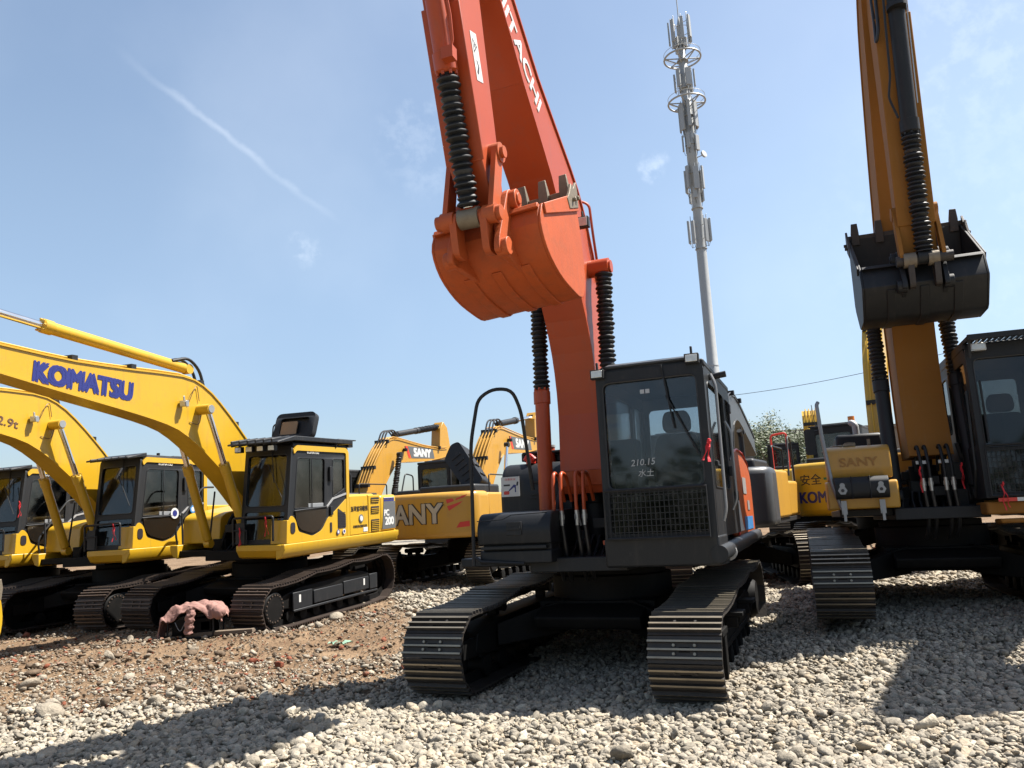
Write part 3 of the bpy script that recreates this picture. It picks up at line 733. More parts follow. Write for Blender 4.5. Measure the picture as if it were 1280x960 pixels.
# arm
armp = [(2.88,4.20),(2.97,4.12),(3.10,4.16),(3.33,4.48),(3.50,5.0),(3.70,5.68),(4.03,6.7),(4.15,7.5),(3.98,7.62),(3.6,7.1),(3.42,6.5),(3.26,6.1),(3.1,5.3),(2.96,4.63)]
b = MB(); b.prism(armp, YB-.15, YB+.15)
for i in (3,4,5,6): 
    (xa,za),(xb_,zb) = armp[i-1+0], armp[i]
b.prism([(3.33,4.48),(3.345,4.475),(3.715,5.675),(3.70,5.68)], YB-.17, YB+.17)
arm = b.build('arm', M['orange'], hero, bevel=.012)
b = MB(); Sg = frame((3.36,YB+.1525,5.38),(.31,0,1),(-1,0,.31))
b.plate([rect(-.20,-.065,.20,.065)], .002, Sg)
b.plate([[(.02,-.045),(.15,-.04),(.09,.045)],[(.045,-.032),(.13,-.03),(.09,.025)]], .003, Sg, 1)
b.plate([[(-.15,-.03),(-.13,-.04),(-.08,.0),(-.03,-.02),(-.03,0),(-.08,.025),(-.14,-.005)]], .003, Sg, 1)
b.plate([rect(.075,-.015,.105,.005)], .003, Sg, 1)
b.build('warning_sticker', [M['white'], M['ink']], arm)
b = MB(); b.cyl((3.12,YB-.24,4.62),(3.12,YB+.24,4.62), .085, n=22); b.cyl((3.12,YB+.24,4.62),(3.12,YB+.27,4.62), .05, n=16)
for s in (-1,1): b.bar((3.12,YB+s*.2,4.62),(3.27,YB+s*.2,4.02), .04, .13, up=(0,1,0)) if False else b.prism(fillet([(3.05,4.68),(3.19,4.68),(3.34,4.03),(3.20,3.97)], .05), YB+s*.205-.022, YB+s*.205+.022)
b.cyl((2.98,YB-.18,4.22),(2.98,YB+.18,4.22), .11, n=24)
b.build('idler_link', M['orange_worn'], arm)
b = MB()
for s in (-1,1): b.prism(fillet([(3.20,4.08),(3.35,4.06),(3.28,3.72),(3.12,3.72)], .06), YB+s*.135-.03, YB+s*.135+.03)
b.cyl((3.27,YB-.3,4.03),(3.27,YB+.28,4.03), .062, n=22); b.cyl((3.27,YB-.25,4.03),(3.27,YB-.13,4.03), .08, n=22); b.cyl((3.27,YB+.13,4.03),(3.27,YB+.24,4.03), .08, n=22)
b.cyl((3.27,YB-.09,4.03),(3.27,YB+.09,4.03), .085, n=22, m=1)
b.build('bucket_link', [M['orange_worn'], M['tooth']], arm)
cy = cylinder(hero, 'bucket_cylinder', (4.22,YB,7.0), (3.27,YB,4.05), .635, .082, M['orange'])
b = MB(); b.tube([(4.26,YB+.09,6.9),(3.95,YB+.11,5.95),(3.80,YB+.13,5.5),(3.77,YB+.13,5.3),(3.74,YB+.08,5.18)], .012, 7); b.tube([(4.22,YB+.06,6.9),(3.93,YB+.09,5.95),(3.75,YB+.11,5.4)], .010, 7)
b.box(3.72,YB+.04,5.14,3.80,YB+.14,5.24)
b.build('oil_pipe', M['orange'], cy)
prof = [(2.98,4.12),(3.04,3.94),(2.90,3.75),(2.60,3.62),(2.25,3.57),(1.96,3.57),(1.84,3.70),(1.82,3.95),(1.9,4.3),(2.02,4.58)]
bucket(hero, YB+.02, .48, prof, (2.98,4.22), (3.2,3.74), M['bucket_orange'], M['tooth'], (.12,.4))
def skew(o, k, y0):
    for v in o.data.vertices: v.co.z += k*(v.co.y-y0)
    for c_ in kids(o): skew(c_, k, y0)
skew([c_ for c_ in kids(hero) if c_.name == 'bucket'][0], .085, YB)
hoses(hero, YB, 1.0, 1.82, M['orange'])
b = MB(); b.tube([(.85,.30,1.85),(.95,.30,1.9),(.98,.30,1.5),(1.25,.33,1.3),(1.3,.34,1.2)], .016, 8, smooth=.05); b.box(.9,.26,1.32,1.2,.36,1.36)
b.box(.95,.31,1.10,1.1,.36,1.5)
b.build('pilot_pipe', M['orange'], hero)
b = MB(); b.tube([(-.2,-.3,2.0),(.02,-.31,2.1),(.2,-.33,1.7),(.35,-.33,1.3)], .02, 8); b.build('hose', M['hose'], hero)

# ------------------------------------------------------------------ yellow excavators on the left
KT = [M['shoe_k'], M['edge_k'], M['chassis']]
ktop = [(.0,1.80),(.30,2.50),(.65,2.95),(1.05,3.34),(1.5,3.72),(1.9,3.97),(2.35,4.07),(3.3,4.05),(4.3,4.04),(5.2,4.09),(6.1,4.15)]
klow = [(.45,1.70),(.80,2.02),(1.1,2.30),(1.4,2.55),(1.72,2.79),(2.02,3.0),(2.43,3.22),(2.94,3.35),(3.64,3.47),(4.4,3.59),(5.3,3.74),(6.1,3.88)]
def yellow_excavator(MX, label, disc=True):
    k = empty('excavator', MX, label, 'excavator', 'excavators parked in the yard')
    for s in (1, -1): track(k, s, 2.2, .6, xf=1.66, xr=-1.66, mats=KT, nsh=45, sprocket_front=True, disc=disc and s > 0, r=.37, zc=.43)
    carbody(k, 2.2)
    deck(k, M['chassis'], x1=1.3, hw=1.25, z1=1.24); machinery(k, -.05)
    # deck skirt, yellow bevelled beam all round
    b = MB()
    sec = [(1.20,1.10),(1.30,1.13),(1.37,1.25),(1.37,1.34),(1.20,1.34)]
    b.prism(sec, -2.35, 1.42, plane='yz')
    b.prism([(-y, z) for y, z in sec][::-1], -2.2, 1.0, plane='yz')
    b.prism([(1.26,1.11),(1.35,1.14),(1.425,1.25),(1.425,1.338),(1.26,1.338)], .42, 1.30)
    b.build('deck_skirt', M['yellow'], k, bevel=.012)
    # cab
    c = cab(k, -.52, 1.33, 1.17, .42, 1.34, 1.34, 2.94, M['black'], M['black'], 'komatsu', M['glass_dark'], wz=(1.95,2.80), low=(1.42,1.86))
    S = frame((0,1.345,0),(1,0,0),(0,0,1))
    b = MB()
    yel = fillet([(1.31,1.345),(1.30,1.70),(1.20,1.80),(1.10,1.72),(1.02,1.52),(.62,1.42),(.34,1.50),(.16,1.70),(-.12,1.84),(-.50,2.06),(-.50,1.345)], [0,.05,.05,.05,.05,.08,.08,.05,.03,0,0])
    b.plate([yel], .02, S)
    b.plate([fillet([(-.53,1.345),(-.44,1.345),(-.44,2.86),(1.05,2.86),(1.12,2.80),(1.15,2.86),(1.06,2.95),(-.45,2.95),(-.53,2.88)], [0,0,.05,.03,.02,.03,.04,.06,.04])], .03, S)
    b.prism([(1.30,1.345),(1.355,1.345),(1.33,1.72),(1.285,1.72)], 1.05, 1.36)
    b.build('cab_trim', M['yellow'], c, bevel=.006)
    b = MB(); b.plate([fillet([(-.40,1.50),(-.14,1.50),(-.14,1.86),(-.40,1.74)][::-1], .03)], .012, frame((0,1.356,0),(1,0,0),(0,0,1)))
    for q in range(9): b.box(-.38,1.36,1.53+.03*q,-.16,1.368,1.542+.03*q)
    b.build('side_grille', M['ink'], c)
    MB().plate([rect(1.12,1.50,1.24,1.68,.055)], .014, frame((0,1.357,0),(1,0,0),(0,0,1))).build('oval_vent', M['ink'], c)
    MB().plate([rect(.05,1.45,.11,1.62,.02)], .014, frame((0,1.357,0),(1,0,0),(0,0,1))).build('panel_hinge', M['ink'], c)
    MB().plate([fillet([(1.10,1.86),(1.10,1.74),(1.00,1.56),(.62,1.46),(.37,1.54),(.22,1.72),(.22,1.86)], [.02,.06,.1,.2,.08,.05,.02])], .01, frame((0,1.352,0),(1,0,0),(0,0,1))).build('door_panel', M['gloss'], c)
    b = MB(); b.plate([[(-.45,2.10),(-.02,2.02),(.18,1.88),(.2,1.9),(.0,2.05),(-.45,2.135)]], .012, frame((0,1.348,0),(1,0,0),(0,0,1))); b.build('silver_strip', M['silverdecal'], c)
    b = MB(); b.box(.04,1.345,2.35,.12,1.385,2.6); b.box(.02,1.345,1.75,.1,1.375,1.9); b.tube([(.2,1.36,1.9),(.7,1.365,1.88),(1.14,1.36,1.86)], .014, 6); b.tube([(.62,1.345,1.87),(.62,1.345,2.73)], .009, 6)
    b.build('door_hinge', M['black'], c, bevel=.006)
    b = MB(); b.text('KOMATSU', frame((.58,1.346,2.84),(-1,0,0),(0,0,1)), .075, bold=.002); b.build('lettering', M['white'], c)
    seat(c, .35, .9, 1.42, M['seatgrey'])
    b = MB(); b.box(-.50,.44,2.95,1.12,1.32,3.0); b.build('roof_panel', M['charcoal'], c, bevel=.015)
    # front hand rail / toolbox
    b = MB(); b.tube([(1.40,.35,1.34),(1.42,.35,1.78),(1.42,1.15,1.80),(1.42,1.15,1.40)], .018, 8, smooth=.05); b.tube([(1.41,.35,1.58),(1.41,.62,1.58),(1.41,.62,1.35)], .014, 8)
    b.box(1.39,.40,1.36,1.41,.58,1.7)
    b.build('hand_rail', M['black'], k)
    # hood left side
    b = MB()
    b.prism(fillet([(-.54,1.345),(-.54,2.07),(-1.18,2.07),(-1.20,1.345)], [0,.02,.05,0]), .3, 1.355)
    b.build('side_door', M['yellow'], k, bevel=.03, seg=3)
    b = MB(); b.prism(fillet([(-1.215,1.345),(-1.215,2.07),(-1.66,2.07),(-1.66,1.345)], [0,.02,.05,0]), .3, 1.35)
    b.build('side_door', M['yellow'], k, bevel=.03, seg=3)
    b = MB(); S = frame((0,1.357,0),(1,0,0),(0,0,1))
    for z0_, z1_ in ((1.92,2.02),(1.72,1.85),(1.37,1.6)):
        b.plate([rect(-1.60,z0_,-1.30,z1_,.01)], .006, S, 0)
        n = int((z1_-z0_)/.035)
        for q in range(n): b.box(-1.60,1.36,z0_+.012+q*.035,-1.30,1.372,z0_+.022+q*.035, m=1)
    b.build('air_vent', [M['ink'], M['yellow']], k)
    counterweight(k, -1.68, 1.345, 2.72, 1.34, 2.06, M['yellow'], .07)
    b = MB(); b.box(-2.45,-1.3,1.12,-1.5,1.30,1.35); b.build('counterweight_base', M['yellow'], k, bevel=.05)
    b = MB(); b.plate([fillet([(-2.26,1.39),(-2.26,1.93),(-1.80,1.93),(-1.73,1.39)], .01)], .006, frame((0,1.350,0),(1,0,0),(0,0,1)))
    b.build('model_decal', M['greydecal'], k)
    b = MB(); SS = frame((-1.985,1.356,1.62),(-1,0,0),(0,0,1))
    b.text('PC', SS @ Matrix.Translation((-.09,.085,0)), .17, bold=.009); b.build('lettering', M['white'], k); b = MB(); b.text('200', SS @ Matrix.Translation((.02,-.08,0)), .21, bold=.011, width=.33)
    b.plate([rect(-2.22,2.0,-1.80,2.012)], .004, frame((0,1.352,0),(1,0,0),(0,0,1)))
    b.build('lettering', M['white'], k)
    b = MB()
    for z in (1.95,1.995): b.plate([rect(-2.22,z-.018,-1.80,z+.014)], .006, frame((0,1.350,0),(1,0,0),(0,0,1)))
    b.build('blue_stripe', M['blue'], k)
    b = MB(); b.box(-2.4,-1.2,1.3,-.54,.35,2.0); b.box(-2.2,-1.1,2.0,-.6,.9,2.1); b.build('engine_hood', M['yellow'], k, bevel=.06, seg=3)
    b = MB(); b.box(-1.5,-.4,2.1,-.8,.3,2.2); b.cyl((-1.2,-.7,2.05),(-1.2,-.7,2.5), .06); b.tube([(-.7,.9,2.1),(-.7,.9,2.28),(-.72,1.1,2.28),(-.72,1.12,2.1)], .02, 8, smooth=.05)
    b.build('exhaust_pipe', M['black'], k)
    # right hand side boxes
    b = MB(); b.prism(fillet([(-.6,1.345),(.75,1.345),(.72,1.80),(.55,1.88),(-.6,2.0)], [0,.02,.08,.06,0]), -1.33, -.50)
    b.build('tool_box', M['yellow'], k, bevel=.04, seg=3)
    b = MB()
    b.tube([(.9,-.52,1.34),(.98,-.5,1.5),(.85,-.52,2.25)], .016, 8, smooth=.05); b.tube([(.9,-1.3,1.34),(.95,-1.3,1.6),(.3,-1.3,2.35),(.0,-1.3,2.35)], .018, 8, smooth=.1)
    b.tube([(.85,-1.22,1.3),(.85,-1.25,1.9)], .016, 8)
    b.build('step_rail', M['charcoal'], k)
    # boom
    bm = boom(k, refine(ktop,2), refine(klow,2), -.05, .19, M['yellow'])
    b = MB()
    b.cyl((1.98,-.47,3.56),(1.98,.39,3.56), .085, n=22); b.cyl((1.98,.39,3.56),(1.98,.40,3.56), .065, n=18, m=1)
    b.build('boom_pin', [M['yellow'], M['steel']], bm)
    b = MB()
    for q in range(3):
        P = [Vector((x-.02, -.15+.09*q, z+.055)) for x, z in refine(ktop,2)[3:]]; b.tube(P, .014, 6)
    for x, z in (ktop[5], ktop[7], ktop[3], ktop[8]): b.box(x-.05,-.2,z+.01,x+.04,.12,z+.09,1)
    b.build('boom_pipe', [M['yellow'], M['black']], bm)
    b = MB()
    for q in range(2): b.tube([(2.45,-.12+.14*q,4.32),(2.1,-.12+.14*q,4.42),(1.85,-.12+.14*q,4.25),(1.75,-.12+.14*q,3.98)], .025, 8, smooth=.15)
    b.build('hose', M['hose'], bm)
    b = MB(); b.tube([(2.25,.15,3.6),(2.15,.2,3.9),(2.05,.16,3.95),(2.0,.16,3.7)], .006, 5, smooth=.1); b.tube([(2.2,.15,3.35),(2.0,.17,3.3),(1.95,.16,3.5)], .006, 5, smooth=.1); b.build('cable', M['inkbrown'], bm)
    lamp(bm, (2.42,.22,3.62), fwd=(1,.1,-.1), w=.12, h=.10, mt=M['steel'])
    cylinder(k, 'boom_cylinder', (1.06,.36,1.36), (1.98,.31,3.56), .60, .075, M['yellow'], boot=False)
    cylinder(k, 'boom_cylinder', (1.06,-.46,1.36), (1.98,-.41,3.56), .60, .075, M['yellow'], boot=False)
    cylinder(k, 'arm_cylinder', (2.05,-.05,4.24), (6.45,-.05,4.66), .60, .085, M['yellow'], boot=False)
    # arm and bucket beyond the frame edge
    b = MB(); b.prism([(6.8,4.85),(6.5,4.75),(6.15,4.3),(6.05,3.9),(6.05,2.4),(6.1,1.45),(6.3,1.4),(6.45,2.4),(6.6,3.9)], -.19, .09)
    b.build('arm', M['yellow'], k, bevel=.01)
    cylinder(k, 'bucket_cylinder', (6.7,-.05,4.05), (6.5,-.05,1.75), .6, .07, M['yellow'], boot=False)
    b = MB()
    prof = [(x+.62, z) for x, z in [(5.9,1.25),(5.98,1.0),(5.9,.72),(5.68,.5),(5.38,.38),(5.08,.42),(4.9,.62),(4.86,.88),(4.92,1.2)]]
    bucket(k, -.05, .55, prof, (6.24,1.42), (6.5,1.35), M['yellow'], M['tooth'], (.05,.4))
    return k
GK = 'excavators parked in the yard'
k1 = yellow_excavator(pose(-4.598, 14.531, 20.03, .0, 1.33, 1.14), 'yellow excavator with an open black roof hatch and grey side panel marked 200')
k2 = copy_tree(k1); k2.matrix_world = pose(-7.60, 15.45, 18.3, -.02, 0, -.38)
k3 = copy_tree(k1); k3.matrix_world = pose(-10.35, 16.5, 17.5, -.02, 0, -.38)
k2['label'] = 'yellow excavator with dark lettering on its boom, between the other two yellow ones'
k3['label'] = 'yellow excavator at the far left edge with its black cab cut by the frame'
def boom_of(k): return [c for c in kids(k) if c.name.startswith('boom') and not c.name.startswith('boom_c')][0]
def cab_of(k): return [c for c in kids(k) if c.name.split('.')[0] == 'cab'][0]
line_text(boom_of(k1), 'KOMATSU', (4.90,3.83), (3.35,3.72), .144, .36, M['blue'], bold=.027)
line_text(boom_of(k2), 'ン仕様機2.9t', (3.95,3.72), (2.62,3.52), .144, .2, M['inkbrown'], bold=.003)
def side_badges(k, S):
    b = MB()
    for x, z, r, m in S:
        b.plate([[(x+r*math.cos(PI*q/12), z+r*math.sin(PI*q/12)) for q in range(24)]], .004, frame((0,1.372,0),(1,0,0),(0,0,1)), m)
        b.plate([[(x+r*.6*math.cos(PI*q/12), z+r*.6*math.sin(PI*q/12)) for q in range(24)]], .006, frame((0,1.372,0),(1,0,0),(0,0,1)), 1-m if m < 2 else 0)
    b.build('round_sticker', [M['white'], M['blue'], M['skyblue']], k)
side_badges(cab_of(k1), [(-.13,1.44,.045,1), (-.32,1.44,.045,0)])
side_badges(cab_of(k2), [(.36,1.93,.10,0), (-.12,2.0,.075,2), (-.3,2.02,.07,0)])
side_badges(cab_of(k3), [(-.42,1.46,.09,0)])
b = MB(); S = frame((-.87,1.361,1.9),(-1,0,0),(0,0,1))
b.text('五洋宝马租赁', S @ Matrix.Translation((0,-.07,0)), .1, bold=.001)
b.text('机械租赁挖掘机出租', S @ Matrix.Translation((.02,-.40,0)), .055)
b.build('lettering', M['ink'], k1)
b = MB(); b.cyl((-.92,1.355,1.64),(-.92,1.37,1.64), .075, n=24); b.cyl((-.92,1.37,1.64),(-.92,1.374,1.64), .05, n=24, m=1); b.build('round_lock', [M['greydecal'], M['white']], k1)
MB().plate([rect(-1.15,1.39,-1.0,1.47)], .003, frame((0,1.361,0),(1,0,0),(0,0,1))).build('sticker', M['white'], k1)
# roof guard and lights of the nearest yellow one, opened hatch
c1 = cab_of(k1)
b = MB()
b.prism([(-.62,3.02),(1.15,3.02),(1.62,2.96),(1.62,2.99),(1.16,3.10),(-.62,3.10)], .40, 1.40)
for q in range(6): y = .48+q*.16; b.bar((1.15,y,3.06),(1.62,y,2.99), .03, .10)
b.box(-.9,.9,3.1,-.3,1.3,3.12); b.box(-.86,.95,2.98,-.7,1.25,3.1)
b.tube([(-.1,1.36,2.94),(-.1,1.38,3.08)], .02, 6)
b.build('roof_guard', M['charcoal'], c1, bevel=.012)
for q in range(4): lamp(c1, (1.50,.52+.22*q,2.90), w=.14, h=.10)
b = MB(); R = frame((.28,.72,3.1), (0,1,0), (-.35,0,1))
hl = rect(-.42,.02,.42,.52,.12,5); hi = rect(-.3,.1,.3,.42,.06,5)
b.plate([hl, hi], .12, R); b.plate([rect(-.36,.06,.36,.46,.08,5)], .03, R @ Matrix.Translation((0,0,-.04)), 0)
b.plate([rect(-.24,.08,.1,.36,.03)], .02, R @ Matrix.Translation((-.05,0,.03)), 1)
b.tube([(.3,.28,3.1),(.26,.28,3.4),(.1,.4,3.5)], .014, 6, smooth=.05)
b.build('roof_hatch', [M['black'], M['foam']], c1, bevel=.01)
for kk in (k2, k3):
    cc = cab_of(kk); b = MB(); b.prism([(1.05,2.96),(1.50,2.90),(1.50,2.93),(1.05,3.03)], .42, 1.36)
    for q in range(6): y = .5+q*.16; b.bar((1.08,y,2.98),(1.48,y,2.92), .03, .06)
    b.build('sun_visor', M['charcoal'], cc, bevel=.01)
    MB().box(-.2,.7,2.99,.1,1.1,3.04).build('roof_vent', M['charcoal'], cc, bevel=.01); MB().cyl((.5,1.1,2.99),(.5,1.1,3.07), .03).build('antenna', M['charcoal'], cc)
fr2 = [c for c in kids(k2) if c.name.startswith('track_frame')][0]
b = MB(); b.plate([rect(1.18,.28,1.60,.62,.02)], .012, frame((0,1.310,0),(1,0,0),(0,0,1)))
b.plate([[(1.20,.50),(1.30,.57),(1.30,.53),(1.46,.54),(1.42,.50),(1.46,.46),(1.30,.47),(1.30,.43)]], .006, frame((0,1.32,0),(1,0,0),(0,0,1)), 1)
b.build('arrow_plate', [M['grey'], M['yellow']], k2)
# track frame boxes on the nearest yellow one (near side)
b = MB(); b.box(.62,1.30,.28,1.15,1.335,.55); b.box(-.3,1.30,.30,.58,1.34,.52); b.box(-1.2,1.30,.32,-.34,1.335,.55); b.box(-1.5,1.3,.3,-1.22,1.345,.58)
b.box(-1.5,1.3,.24,1.15,1.35,.28)
b.build('track_guard', M['charcoal'], k1, bevel=.01)
b = MB(); b.box(.95,1.336,.38,1.0,1.34,.5); b.box(-1.05,1.336,.4,-1.0,1.34,.52); b.box(1.2,.8,.1,1.21,.81,.11); b.build('reflector', M['white'], k1)

# ------------------------------------------------------------------ amber excavator on the right, facing us
sn = empty('excavator', pose(5.31, 10.35, 19.6, .135, -1.42, .6), 'amber excavator on the right with a raised black bucket', 'excavator', GK)
YS = .0
track(sn, 1, 2.39, .6, nsh=48); track(sn, -1, 2.39, .6, nsh=48); carbody(sn, 2.39)
deck(sn, M['black'], x1=1.35, hw=1.1); machinery(sn, YS)
b = MB(); b.prism(fillet([(.7,1.58),(1.24,1.58),(1.27,1.7),(1.24,1.93),(1.12,1.985),(.7,1.985)], [0,.02,.02,.06,.03,0]), -1.20, -.48)
b.build('fuel_tank', M['sany'], sn, bevel=.02, seg=3)
b = MB(); b.prism(fillet([(.75,1.22),(1.30,1.22),(1.32,1.40),(1.28,1.55),(.75,1.575)], [0,.02,.02,.04,0]), -1.23, -.44)
b.build('tool_box', M['sany'], sn, bevel=.02)
b = MB(); b.text('SANY', frame((1.263,-.84,1.78),(0,1,0),(0,0,1)), .15, width=.42, bold=.004, ext=.004); b.build('embossed_lettering', mat('embossed_amber', (.33,.155,.022), .5), sn)
b = MB(); b.prism(fillet([(1.2,1.34),(1.40,1.34),(1.44,1.40),(1.44,1.54),(1.38,1.60),(1.2,1.60)], .03), -1.14, -.55)
b.box(1.2,-.96,1.335,1.445,-.95,1.605); b.box(1.2,-.76,1.335,1.445,-.75,1.605)
b.build('bumper', M['black'], sn, bevel=.02, seg=3)
for y in (-1.06,-.64):
    b = MB(); b.cyl((1.44,y,1.44),(1.452,y,1.44), .052, n=6); b.cyl((1.445,y,1.50),(1.455,y,1.50), .03, n=12); b.cyl((1.45,y,1.44),(1.456,y,1.44), .02, n=10, m=1)
    b.box(1.36,y-.03,1.16,1.39,y+.03,1.32, m=0); b.box(1.37,y-.015,1.08,1.40,y+.015,1.2, m=0)
    b.build('box_latch', [M['galv'], M['ink']], sn)
b = MB(); b.box(.9,-.98,1.99,1.1,-.84,2.02); b.cyl((1.0,-.9,1.98),(1.0,-.9,2.04), .06); b.cyl((1.0,-.68,1.98),(1.0,-.68,2.07), .02); b.tube([(.2,-1.2,2.0),(.8,-1.1,2.02),(1.1,-1.0,2.0)], .012, 6)
b.build('filler_cap', M['tooth'], sn)
b = MB(); b.box(-1.2,-1.0,1.98,-.2,-.4,2.26); b.tube([(-.3,-.72,2.2),(-.3,-.72,2.40),(-.36,-.80,2.45)], .045, 12, smooth=.04, m=1)
b.build('engine_hood', [M['charcoal'], M['galv']], sn, bevel=.05)
b = MB(); b.tube([(1.34,-1.08,1.22),(1.30,-1.16,1.5),(1.25,-1.22,2.1),(1.22,-1.24,2.52),(1.20,-1.22,2.55)], .023, 10, smooth=.08); b.tube([(1.3,-1.16,1.5),(1.1,-1.2,1.55)], .015, 6)
b.build('hand_rail', M['pipe'], sn)
b = MB(); R = frame((1.22,-1.36,2.06),(0,1,.0),(.0,-.55,1)); b.plate([rect(-.06,-.16,.06,.16,.03)], .03, R); b.tube([(1.24,-1.23,2.2),(1.22,-1.34,2.18)], .01, 6)
b.build('mirror', M['charcoal'], sn, bevel=.01)
cs = cab(sn, -.35, 1.55, 1.50, .40, 1.42, 1.28, 3.02, M['black'], M['black'], 'hero', M['glass_dark'], wz=(1.84,2.86), low=(1.34,1.8))
wire_guard(cs, 1.60, .44, 1.38, 1.30, 1.86, sp=.045, mt=M['black'])
seat(cs, .7, .93, 1.36, M['seatgrey'])
lamp(cs, (1.62,.52,2.98), w=.16, mt=M['steel'])
b = MB(); b.prism([(-.3,3.05),(1.5,3.05),(1.75,3.04),(1.75,3.09),(-.3,3.12)], .40, .44); b.prism([(-.3,3.05),(1.5,3.05),(1.75,3.04),(1.75,3.09),(-.3,3.12)], 1.40, 1.44)
for q in range(17): y = .44+q*.058; b.box(-.3,y,3.08,1.76,y+.03,3.10)
b.box(1.72,.40,3.04,1.77,1.44,3.10); b.tube([(1.65,.42,2.85),(1.7,.42,3.05)], .015, 6)
b.build('roof_guard', M['black'], cs)
b = MB(); b.plate([rect(.50,1.235,.68,1.275)], .006, frame((1.60,0,0),(0,1,0),(0,0,1))); b.plate([rect(.68,1.235,.86,1.275)], .006, frame((1.60,0,0),(0,1,0),(0,0,1)), 1); b.build('reflective_strip', [M['red'], M['white']], cs)
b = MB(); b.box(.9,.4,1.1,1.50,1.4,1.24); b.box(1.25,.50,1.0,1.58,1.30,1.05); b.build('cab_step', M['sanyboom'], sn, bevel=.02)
MB().tube([(1.3,.34,1.3),(1.5,.34,1.6),(1.5,.36,2.5)], .014, 6).build('grab_rail', M['black'], cs); MB().tube([(1.57,.5,1.9),(1.54,.5,2.6)], .012, 6).build('grab_rail', M['black'], cs)
engine = MB(); engine.box(-2.3,-.95,1.2,-.4,1.3,2.0); engine.build('engine_housing', M['sany'], sn, bevel=.06)
counterweight(sn, -1.85, 1.0, 2.8, 1.12, 2.05, M['sany'])
low = [(.93,1.83),(.86,2.1),(.78,2.6),(.80,3.1),(.86,3.6),(.95,4.2),(1.12,4.9),(1.35,5.7),(1.65,6.6),(1.85,7.2),(2.0,7.5)]
top = [(.20,1.83),(.02,2.4),(.0,3.0),(.02,3.6),(.1,4.3),(.28,5.0),(.6,5.9),(.98,6.8),(1.3,7.4),(1.7,7.8),(2.0,7.85)]
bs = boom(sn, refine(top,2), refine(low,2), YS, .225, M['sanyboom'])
b = MB(); b.cyl((.42,YS-.48,4.5),(.42,YS+.48,4.5), .1); 
for q in range(3): b.tube([(p[0]-.04, YS-.1+.1*q, p[1]+.02) for p in top[2:]], .018, 6)
b.build('boom_pin', M['sanyboom'], bs)
cylinder(sn, 'boom_cylinder', (.90,YS-.44,1.36), (.42,YS-.42,4.5), .47, .085, M['black'])
cylinder(sn, 'boom_cylinder', (.90,YS+.44,1.36), (.42,YS+.42,4.5), .47, .085, M['black'])
armp = [(1.82,3.98),(1.95,3.92),(2.08,4.0),(2.13,4.35),(2.25,5.5),(2.40,6.8),(2.52,7.7),(2.42,8.3),(2.15,8.2),(1.88,7.3),(1.84,6.4),(1.83,5.5),(1.80,4.4)]
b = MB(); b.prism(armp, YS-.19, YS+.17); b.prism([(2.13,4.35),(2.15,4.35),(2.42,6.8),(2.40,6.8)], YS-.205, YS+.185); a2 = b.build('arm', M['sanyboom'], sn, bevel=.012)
b = MB(); b.cyl((2.0,YS-.24,4.55),(2.0,YS+.24,4.55), .08)
for s in (-1,1): b.prism(fillet([(1.94,4.6),(2.06,4.6),(2.24,3.95),(2.1,3.9)], .05), YS+s*.21-.02, YS+s*.21+.02)
b.build('idler_link', M['sanyboom'], a2)
b = MB(); b.cyl((2.17,YS-.27,3.93),(2.17,YS+.3,3.93), .06); b.cyl((2.17,YS-.2,3.93),(2.17,YS-.07,3.93), .085, m=1); b.cyl((2.17,YS+.05,3.93),(2.17,YS+.16,3.93), .085, m=1)
for s in (-1,1): b.prism(fillet([(2.1,3.98),(2.24,3.98),(2.18,3.62),(2.04,3.62)], .05), YS+s*.13-.03, YS+s*.13+.03)
b.build('bucket_link', [M['toothdark'], M['tooth']], a2)
cy = cylinder(sn, 'bucket_cylinder', (2.70,YS+.02,8.0), (2.17,YS+.02,3.95), .655, .088, M['black'])
b = MB(); b.tube([(2.7,YS-.09,7.6),(2.62,YS-.12,6.6),(2.53,YS-.13,6.0),(2.50,YS-.17,5.75),(2.48,YS-.10,5.5)], .013, 7, smooth=.05); b.tube([(2.72,YS+.10,7.7),(2.64,YS+.11,6.6),(2.55,YS+.10,5.6)], .006, 5, m=1)
b.lathe((2.6,YS+.02,6.75),(2.6,YS+.02,6.85), [(0,.11),(.06,.11)], 16)
b.build('oil_pipe', [M['black'], M['steel']], cy)
b = MB(); b.tube([(2.42,YS-.14,7.6),(2.50,YS-.18,6.6),(2.46,YS-.22,6.45),(2.40,YS-.2,6.7),(2.40,YS-.2,7.6)], .018, 8, smooth=.1); b.build('hose', M['hose'], a2)
prof = [(1.97,3.97),(2.0,3.93),(2.07,3.70),(2.05,3.66),(1.84,3.40),(1.78,3.37),(1.38,3.37),(1.30,3.40),(1.02,3.68),(.97,3.78),(1.02,4.3),(1.10,4.62)]
bucket(sn, YS, .62, prof, (1.95,4.02), (2.1,3.66), M['black'], M['toothdark'], (.1,.4), nteeth=5, sm=1)
hoses(sn, YS, .98, 1.70, M['black'], high=.3)
b = MB()
for y in (-.14,.1): b.box(1.08,YS+y-.06,1.72,1.1,YS+y+.06,1.76)
b.build('hose_clamp', M['silverdecal'], sn)

